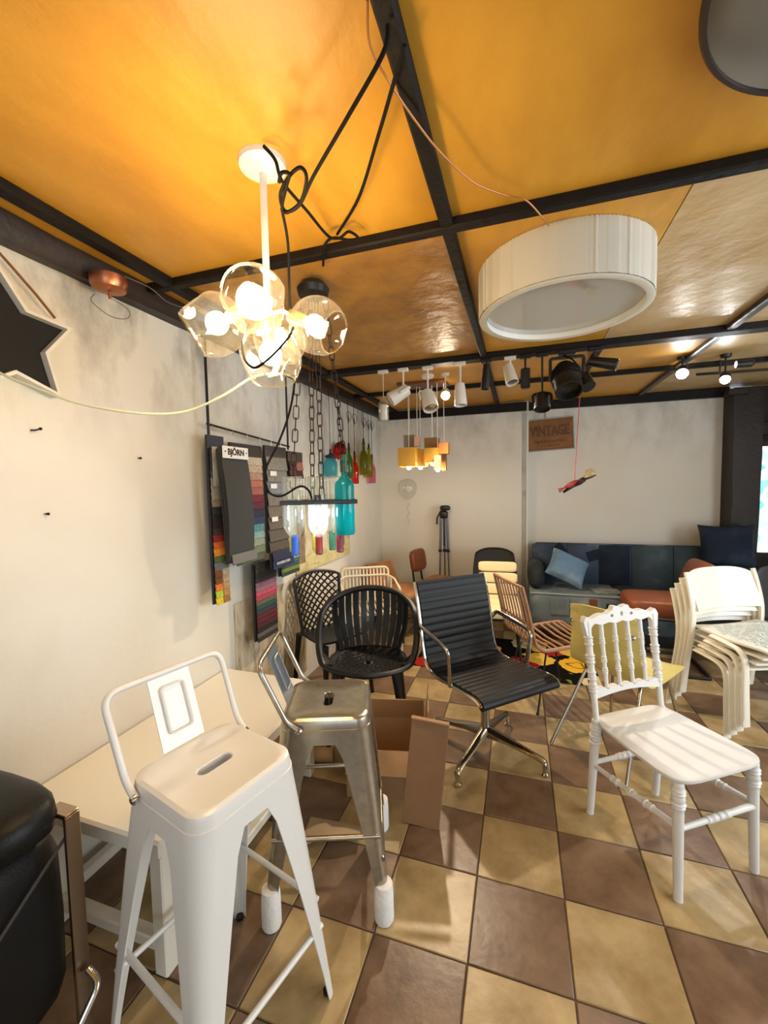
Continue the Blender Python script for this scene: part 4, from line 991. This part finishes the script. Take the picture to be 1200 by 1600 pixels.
MB().tube(fillet([(-.098, 0, -.19), (-.098, 0, -.045), (.098, 0, -.045), (.098, 0, -.19)], .015, 4), .007, 8, flat=1.5).build('yoke', M_black_metal, t)
T = TR(0, -.01, -.19) @ frame_to((.1, -.55, -.8))
MB().lathe([(.03, -.12), (.06, -.115), (.078, -.06), (.085, -.01), (.092, .0), (.092, .02), (.084, .03), (.084, .10), (.072, .10), (.07, .06), (0, .05)], 24, T).build('lamp_head', M_black_metal, t)
MB().lathe([(.03, -.03), (.045, -.03), (.045, .06), (.03, .06)], 16, TR(.105, 0, -.2) @ frame_to((.3, -.5, -.8))).build('side_knob', M_black_metal, t)
for k in range(3): MB().lathe([(.086, -.06+.02*k), (.094, -.058+.02*k), (.094, -.052+.02*k), (.086, -.05+.02*k)], 20, T).build('cooling_fin', M_black_metal, t)
MB().tube(catmull([(-.02, 0, -.03), (.03, -.03, -.07), (.06, -.02, -.12), (.03, .0, -.16)], 6), .005, 6).build('power_cord', M_cable, t)
# jar pendant on the track
t = thing('jar_spotlight', 'small white pendant in a clear glass jar hung from the track', 'pendant lamp', (-.952, 2.95, 2.342))
MB().box((0, 0, -.012), (.075, .035, .024), .004).build('track_adapter', M_wsp, t); MB().tube([(0, 0, -.02), (0, 0, -.2)], .003, 6).build('cord', M_wsp, t)
MB().lathe([(.012, -.19), (.02, -.21), (.034, -.235), (.037, -.26), (.037, -.365), (.033, -.368)], 18, cap=False).build('glass_jar', glass('clear_jar_glass', (.94, .95, .93), 1.0, .12), t, 60)
MB().lathe([(.0, -.25), (.026, -.25), (.028, -.36), (0, -.36)], 16).build('inner_shade', M_wsp, t)
# smoke detector
t = thing('smoke_detector', 'white round smoke detector on ceiling among the white spotlights', 'smoke detector', onz(668, 586, 2.379))
MB().lathe([(0, -.03), (.035, -.03), (.05, -.018), (.052, 0)], 24).build('cover', M_white_plastic, t); MB().lathe([(0, -.034), (.012, -.034), (.014, -.029)], 12).build('sensor_cap', M_white_plastic, t)
def lit(label, p, aim, R, col, stren, m, nm, shine, watt, cone):
    t = thing('lit_spotlight', label, 'spotlight', (p.x, p.y, 2.379), 0)
    dz = p.z-2.379; MB().lathe([(.0, -.02), (.03, -.02), (.034, 0)], 16).build('base', m, t)
    MB().tube([(0, 0, -.02), (0, 0, dz+.02)], .006, 8).build('stem', m, t); T = TR(0, 0, dz) @ frame_to(aim)
    MB().lathe([(R*.5, -.08), (R*.9, -.07), (R, .0), (R, .02), (R*.9, .02)], 18, T, cap=False).build('lamp_head', m, t)
    ld = bpy.data.lights.new('beam', 'SPOT'); ld.energy = watt; ld.color = col; ld.spot_size = math.radians(cone); ld.spot_blend = .7; ld.shadow_soft_size = .03
    lo_ = bpy.data.objects.new('beam', ld); COL.objects.link(lo_); lo_.parent = t; fl_ = Vector((p.x, p.y, p.z)); dd = Vector(shine)-fl_
    lo_.location = (0, 0, dz-.03); lo_.location += dd.normalized()*.06; lo_.rotation_euler = dd.to_track_quat('-Z', 'Y').to_euler()
    MB().lathe([(0, .012), (R*.88, .012), (R*.88, .016), (0, .022)], 16, T).build('lit_lens', emit(nm, col, stren), t)
toc = lambda p: (CAM-p).normalized()+Vector((0, 0, -.35))
p = ony(696, 617, 3.35); lit('lit warm spotlight shining at camera above the wood block lamp', p, toc(p), .038, (1, .80, .58), 120, M_wsp, 'warm_spot_lens', (-.1, 2.3, 0), 62, 140)
p = ony(1066, 583, 3.55); lit('lit cool white spotlight at the grey beam, left of two', p, toc(p), .042, (1, .97, .93), 110, M_black_metal, 'cool_spot_lens', (.7, 2.2, 0), 20, 110)
p = ony(1133, 592, 3.6); lit('lit cool white spotlight on the right, nearest the post', p, toc(p), .034, (.95, .98, 1), 110, M_black_metal, 'cool_spot_lens_small', (1.2, 2.5, 0), 14, 110)
t = thing('stem_spotlight', 'small unlit black spotlight on a thin horizontal rod at right edge', 'spotlight', ony(1165, 568, 3.2))
MB().lathe([(.0, -.05), (.022, -.05), (.024, .03), (.01, .045)], 16, frame_to((1, 0, 0))).build('lamp_head', M_black_metal, t); MB().tube([(.03, 0, 0), (.6, 0, 0), (.6, 0, .16)], .004, 6).build('rod', M_black_metal, t)
a, b = ony(1088, 585, 3.75), ony(1215, 576, 3.75)
tag(MB().tube([a, b], .010, 6).tube([a.lerp(b, .3), a.lerp(b, .3)+Vector((0, 0, .16))], .006, 6).tube([a.lerp(b, .9), a.lerp(b, .9)+Vector((0, 0, .18))], .006, 6).build('light_track', M_black_metal), 'thin black light track under ceiling right of the lit spotlights', 'light track')

# ---------------------------------------------------------------- wood block pendant cluster
t = thing('block_pendant_lamp', 'cluster lamp of small wooden blocks on white cords with warm bulbs', 'pendant lamp', (-.80, 3.6, 2.38))
MB().box((0, 0, -.012), (.42, .2, .022), .003).build('ceiling_plate', mat('brown_wood_plate', '6b3f1f', .5), t)
woods = {'g': mat('grey_oak', '8a7a63', .6), 'a': mat('amber_ply', 'cf9a35', .5), 'b': mat('walnut_block', '8a6026', .5), 'o': mat('orange_pine', 'c0722e', .55), 'p': mat('pale_pine', 'dcae88', .6)}
for u, v, wpx, hpx, c, dy, bl in ((640, 690, 15, 19, 'g', .06, 0), (639, 715, 27, 28, 'a', -.07, 1), (652, 690, 8, 15, 'p', .0, 0), (657, 716, 20, 26, 'a', .02, 1), (675, 694, 20, 18, 'b', .05, 0), (676, 712, 22, 22, 'a', .0, 1), (694, 701, 14, 16, 'o', -.03, 0), (684, 722, 10, 20, 'p', -.06, 1), (694, 722, 7, 26, 'b', .04, 0)):
    q = ony(u, v, 3.6+dy)-Vector((-.80, 3.6, 2.38)); s = .00575; w_, h_ = wpx*s, hpx*s
    bm_ = MB(); tk = .008
    for sx in (1, -1): bm_.box((q.x+sx*(w_/2-tk/2), q.y, q.z), (tk, w_, h_)); bm_.box((q.x, q.y+sx*(w_/2-tk/2), q.z), (w_-2*tk, tk, h_))
    bm_.box((q.x, q.y, q.z+h_/2-tk/2), (w_-2*tk, w_-2*tk, tk))
    bo = bm_.build('wood_block', woods[c], t)
    MB().tube([(q.x, q.y, q.z+h_/2), (q.x, q.y, -.02)], .0028, 6).build('cord', mat('white_fabric_cord', 'e6dfcf', .6), t)
    if bl: MB().sphere((q.x, q.y-.0, q.z-h_/2-.004), .020, 12, 8).build('bulb', emit('block_lamp_bulb', (1, .74, .40), 150), bo)

# ---------------------------------------------------------------- glass balloon on the back wall
t = thing('balloon_lamp', 'clear glass balloon lamp with curly cord on the back wall', 'wall lamp', (-1.24, 4.68, 1.456))
MB().lathe([(.008, -.135), (.02, -.122), (.06, -.095), (.095, -.05), (.112, .01), (.105, .06), (.075, .097), (.035, .115), (.003, .12)], 26, cap=False).build('glass_balloon', glass('smoky_balloon_glass', (.97, .97, .96), 1.0, .05), t, 60)
MB().lathe([(.004, -.155), (.014, -.15), (.010, -.135)], 12).build('knot', M_white_plastic, t)
MB().tube(catmull([(.015*math.sin(k*1.5), .03, -.15-.024*k) for k in range(12)], 4), .004, 6).build('curly_cord', mat('beige_cord', 'c9bea6', .6), t)
MB().lathe([(.0, .085), (.04, .085), (.045, .119), (0, .119)], 18, RX(-90)).build('wall_plate', M_white_plastic, t)

# ---------------------------------------------------------------- carved sign
t = thing('wooden_sign', 'brown carved wooden sign reading VINTAGE in a thin grey frame', 'sign', (.312, YB2-.02, 2.022)); t.rotation_euler = (0, math.radians(-2.6), 0)
M_sg = mat('carved_brown_wood', '8a5a26', .6, col2='744718', nscale=6, stretch=(1, 1, 3)); M_sg2 = mat('dark_carved_wood', '5e3812', .6)
MB().box((0, 0, 0), (.455, .022, .315), .003).build('board', M_sg, t)
fr_ = MB(); 
for sx in (1, -1): fr_.box((sx*.232, -.002, 0), (.012, .034, .345), .002); fr_.box((0, -.002, sx*.166), (.476, .034, .012), .002)
fr_.build('frame', mat('weathered_grey_frame', '9a917c', .6), t)
me = text_mesh('VINTAGE', .10, .005, 'lettering'); me.transform(TR(0, -.012, .035) @ RX(90) @ Matrix.Diagonal((.96, 1.55, 1, 1))); me.materials.append(M_sg2)
o = bpy.data.objects.new('lettering', me); COL.objects.link(o); o.parent = t
rd = random.Random(9)
for row, zc, n, w, h in ((0, -.072, 13, .34, .035), (1, -.118, 9, .19, .016)):
    q = MB()
    for k in range(n): q.box((-w/2+w*(k+.5)/n, -.013, zc+rd.uniform(-.004, .004)), (w/n*rd.uniform(.3, .65), .006, h*rd.uniform(.6, 1)), .001, R=Matrix.Rotation(rd.uniform(-.4, .4), 3, 'Y'))
    q.build('worn_carving', M_sg2, t)
MB().tube([(-.04, .0, .17), (-.04, .012, .29)], .003, 6).build('hanging_wire', M_cable, t)

# ---------------------------------------------------------------- flying figure lamp
t = thing('flying_figure_lamp', 'small red and black flying figure lamp with clear bulb head on red cord', 'pendant lamp', (.39, 3.4, 1.49))
A = Vector((.17, 0, .095)).normalized(); Bn = Vector((-A.z, 0, A.x))
def fp(s, n, y=0): return A*s+Bn*n+Vector((0, y, 0))
q = MB(); q.tube([fp(-.10, -.018, .012), fp(-.05, -.012, .012), fp(-.02, -.01, .01), fp(.03, -.008, 0), fp(.07, -.004, 0), fp(.085, 0, 0)], [.008, .011, .013, .021, .019, .009], 10)
q.tube([fp(-.10, -.02, -.014), fp(-.05, -.014, -.012), fp(-.01, -.01, -.006)], [.007, .010, .012], 8)
for s in (1, -1): q.tube([fp(.065, -.004, s*.014), fp(.10, -.012, s*.02), fp(.15, -.016, s*.014)], [.008, .006, .005], 8)
q.build('figure', mat('black_figure_resin', '1c1113', .5), t, 60)
MB().slab(lambda u, v: tuple(fp(-.12+.17*u, .016+.008*math.sin(u*9+v*5)-.02*(2*v-1)**2, (v-.5)*(.07-.03*u))), 12, 8, .003).build('cape', mat('red_cloth_cape', '7c1016', .6), t, 60)
MB().sphere(tuple(fp(.125, .012)), .036, 18, 12).build('bulb', glass('amber_tint_glass', (.95, .86, .66), 1.0, .1), t, 60)
MB().lathe([(.006, 0), (.013, .002), (.013, .02), (.009, .026)], 12, TR(*fp(.075, .006)) @ frame_to(A)).build('bulb_socket', M_brass, t)
MB().tube([(0, 0, .01), (.012, 0, .3), (.04, 0, .87)], .0026, 6).build('cord', mat('red_fabric_cord', 'c2414a', .6), t)

# ---------------------------------------------------------------- star frame on the left wall
t = thing('star_frame', 'black star shaped wall panel in a white box frame, cut by left edge', 'wall decoration', (XW, .925, 2.0))
def star(R, r, a0=24): return [((R if k % 2 == 0 else r)*math.cos(math.radians(a0+36*k)), (R if k % 2 == 0 else r)*math.sin(math.radians(a0+36*k))) for k in range(10)]
TS = Matrix(((0, 0, 1, 0), (1, 0, 0, 0), (0, 1, 0, 0), (0, 0, 0, 1)))
MB().prism(star(.205, .108), .004, .028, T=TS).build('panel', mat('matt_black_board', '0b0b0c', .8), t)
o_, i_ = star(.222, .118), star(.203, .106)
MB().loft([[(x, y, .0) for x, y in o_], [(x, y, .055) for x, y in o_], [(x, y, .055) for x, y in i_], [(x, y, .0) for x, y in i_], [(x, y, .0) for x, y in o_]], cap=False, T=TS).build('box_frame', mat('white_wood_frame', 'dcd8cc', .5), t, 20)
MB().tube([(.03, .16, .115), (.035, .10, .17), (.03, .02, .245), (.03, -.06, .31)], .006, 6, flat=.5).build('hanging_strap', mat('brown_leather_strap', '8a5f3c', .6), t)

# ---------------------------------------------------------------- posters
def sketch(name, c1, c2, c3, sc, st, dist):
    m = bpy.data.materials.new(name); m.use_nodes = True; N = m.node_tree.nodes; L = m.node_tree.links; b = N['Principled BSDF']; b.inputs['Roughness'].default_value = .45
    tc = N.new('ShaderNodeTexCoord'); mp = N.new('ShaderNodeMapping'); mp.inputs['Scale'].default_value = st; mp.inputs['Rotation'].default_value = (.35, 0, 0); n1 = N.new('ShaderNodeTexNoise'); n1.inputs['Scale'].default_value = sc; n1.inputs['Detail'].default_value = 8; n1.inputs['Distortion'].default_value = dist
    r = N.new('ShaderNodeValToRGB'); e = r.color_ramp.elements; e[0].position = .33; e[0].color = lin(c3); e[1].position = .62; e[1].color = lin(c1); x = e.new(.47); x.color = lin(c2)
    L.new(tc.outputs['Object'], mp.inputs[0]); L.new(mp.outputs[0], n1.inputs[0]); L.new(n1.outputs['Fac'], r.inputs[0]); L.new(r.outputs[0], b.inputs['Base Color']); return m
t = thing('landscape_poster', 'pale landscape poster of trees and yellow grass on the left wall', 'poster', (XW+.006, 3.25, 1.135))
MB().box((0, 0, 0), (.006, 1.04, .60), .001).build('sheet', sketch('landscape_print', 'ddd6c0', 'cbbfa0', '7d705c', 5, (1, 2.2, .8), .6), t)
gm = sketch('grass_print', 'd9d3a4', 'cfc68c', 'b3ac80', 9, (1, 1, 2), 1)
MB().slab(lambda u, v: (.0038, -.515+1.03*u, -.295+(.07+.09*abs(math.sin(u*5)))*v), 12, 2, .0008).build('printed_grass', gm, t)
for k, (y, w, h) in enumerate(((-.44, .12, .40), (-.15, .06, .32), (.36, .05, .34))): MB().box((.0046, y, -.02), (.0012, w, h), .0004).build('printed_tree', sketch('tree_print', 'a08f74', '7f6e56', '5b4c3a', 14, (1, 3, .6), 1), t)
t = thing('stone_poster', 'large grey veined stone print sheet low on the left wall', 'poster', (XW+.004, 2.43, .44))
MB().box((0, 0, 0), (.005, .84, .76), .001).build('sheet', sketch('veined_stone_print', 'd9cdb4', 'c3b497', '8d8069', 5, (1, 1.6, .6), 2.2), t)

# ---------------------------------------------------------------- fabric sample rack
XS = -1.53
t = thing('sample_rail', 'thin black rail with two hanging rods carrying fabric samples on left wall', 'rail', (0, 0, 0))
for u, v0, v1 in ((320, 545, 690), (447, 610, 702)):
    a, b = onx(u, v0, XS+.005), onx(u, v1, XS+.005); MB().box(((a.x+b.x)/2, a.y, (2.30+b.z)/2), (.008, .012, 2.30-b.z)).build('rod', M_black_metal, t)
MB().tube([onx(323, 662, XS), onx(452, 698, XS)], .006, 8).build('cross_bar', M_black_metal, t)
for u in (330, 352, 362, 385, 405, 422, 437):
    p = onx(u, 662+(u-323)*.28, XS); MB().tube([p+Vector((.007, 0, .006)), p+Vector((.007, 0, -.03))], .0018, 5).build('hook', M_chrome, t)
def board(label, y0, y1, z0, z1, x, rows, head=None, cols=1, gap=0):
    t = thing('sample_board', label, 'fabric samples', (x, (y0+y1)/2, z0), 0, 'fabric sample boards on the left wall')
    w, h = y1-y0, z1-z0; MB().box((0, 0, h/2), (.012, w, h), .002).build('backing_board', mat('black_sample_board', '1b1a1c', .7), t)
    hh = .07 if head else 0
    if head: MB().box((.008, 0, h-hh/2), (.006, w, hh), .001).build('header', mat('header_'+head, head, .6), t)
    n = len(rows); rh = (h-hh)/n
    for k, c in enumerate(rows):
        cs = c if isinstance(c, tuple) else (c,)
        for q, cc_ in enumerate(cs):
            ww = (w-.012)/len(cs); zc = h-hh-rh*(k+.5)
            MB().box((.016, -w/2+.006+ww*(q+.5), zc-.004), (.007, ww-.003, rh*1.12), .002, R=Matrix.Rotation(-.14, 3, 'Y')).build('swatch', mat('swatch_'+cc_, cc_, .85, col2='%02x%02x%02x' % tuple(int(int(cc_[i:i+2], 16)*.82) for i in (0, 2, 4)), nscale=60), t)
    return t
tA = board('narrow sample board with leaflet, grey to orange swatches and loose coloured tabs', 1.74, 1.862, .90, 1.775, XS+.02, ['2c3038', '2c3038', '2c3038', '4a5148', '8d877b', '9b9184', 'a39a8c', '8a8072', '2b2a2b', '19191a', '241a18', '3a2a25', '8a1f20', 'c4621e', 'd98a24', '55622c', '6c7470', ('7a4a26', 'b0a284'), ('6e4424', 'b39b76'), ('d9762a', 'b08a5c'), ('a8c43a', 'b3834a'), ('e3c51f', '9c6c36')], '23283c')
MB().box((.026, .0, .715), (.003, .098, .20), .001).build('leaflet', mat('printed_leaflet', 'c4c2bd', .4, col2='6e6c6a', nscale=8), tA)
MB().box((.029, .01, .695), (.002, .045, .05), .0005).build('leaflet_picture', mat('leaflet_ink', '1e1d1d', .5), tA)
t = thing('sample_book', 'thick charcoal fabric sample book with white header card reading BJÖRN', 'fabric samples', (XS+.055, 1.86, 1.10), 0, 'fabric sample boards on the left wall')
for k in range(5): MB().slab(lambda u, v, k=k: (.008*k+.02*math.sin(PI*v)*(.3+.2*k)+.01*v, -.105+.21*u+.055*(1-v)-.004*k, .0+.60*v+.004*k), 6, 10, .005).build('fabric_leaf', mat('charcoal_fabric_%d' % (k % 2), ['3a3b3b', '2c2d2d'][k % 2], .9, bump=.25, bscale=250), t, 60)
MB().slab(lambda u, v: (.045+.01*v, -.105+.21*u+.055-.02*v, .0+.055*v), 4, 2, .004).build('grey_hem', mat('grey_felt', '77756f', .9), t)
hc = MB().box((.066, -.02, .585), (.004, .205, .062), .001).build('header_card', mat('white_card', 'e2e0da', .6), t)
me = text_mesh('· BJÖRN ·', .044, .0008, 'lettering'); me.transform(TR(.069, -.02, .586) @ Matrix(((0, 0, 1, 0), (1, 0, 0, 0), (0, 1, 0, 0), (0, 0, 0, 1)))); me.materials.append(mat('black_ink', '151515', .6))
o = bpy.data.objects.new('lettering', me); COL.objects.link(o); o.parent = hc
board('sample board of cream, pink, wine and blue swatches behind the charcoal book', 1.93, 2.22, 1.07, 1.755, XS+.006, ['cdbfa8', 'c2ad92', 'b58f7c', 'b3705f', 'a5605a', '6e1f33', '571a30', '1d2644', '22375e', '4c8a8c', '7fa3a0', '8f9a80', '6d7d62', '555a4a'], '1d1d1f')
tC = board('tall sample board of grey and taupe swatches with white tags', 2.235, 2.48, 1.09, 1.765, XS+.022, ['8f8a80', '86827a', '7f8890', '7a7369', '70685d', '665d52', '5f574c', '544c42'], '2e2b2a')
for zc in (.50, .42, .21): MB().box((.026, -.06, zc), (.003, .07, .03), .001).build('paper_tag', mat('white_card', 'e2e0da', .6), tC)
board('lower sample board of dark, plum, pink, teal and wine swatches', 2.09, 2.325, .57, 1.045, XS+.012, ['1c1613', '2a211c', '191514', '2e2226', '7d5a6c', '8c6472', 'b84a58', 'a53e55', '5c5c3c', '2c4a48', '27383a', '5c1620', '561620', '4a141c', '1c1816', '5a554e', '2e2a28'])
tE = board('pair of navy swatches with white lettering under the grey board', 2.19, 2.45, 1.0, 1.10, XS+.072, ['1b2747', '1d2c52'])
rd = random.Random(3); q = MB()
for k in range(9): q.box((.026, -.09+.018*k, .028), (.002, .009*rd.uniform(.6, 1.2), .016), .0004)
q.build('worn_lettering', mat('white_card', 'e2e0da', .6), tE)
board('small sample board of sea green, teal and olive swatches below the bottle lamp', 2.37, 2.62, .91, 1.065, XS+.015, ['a7b8b4', '8faaa4', '3e6661', '34554c', '7c7f3c', '26422f'])
board('dark brown sample card with a pink picture, last on the rail', 2.52, 2.72, 1.57, 1.75, XS+.012, [('4a2a2a', 'a86a5e'), ('5a3230', '3a2422')], '3b2f2b')
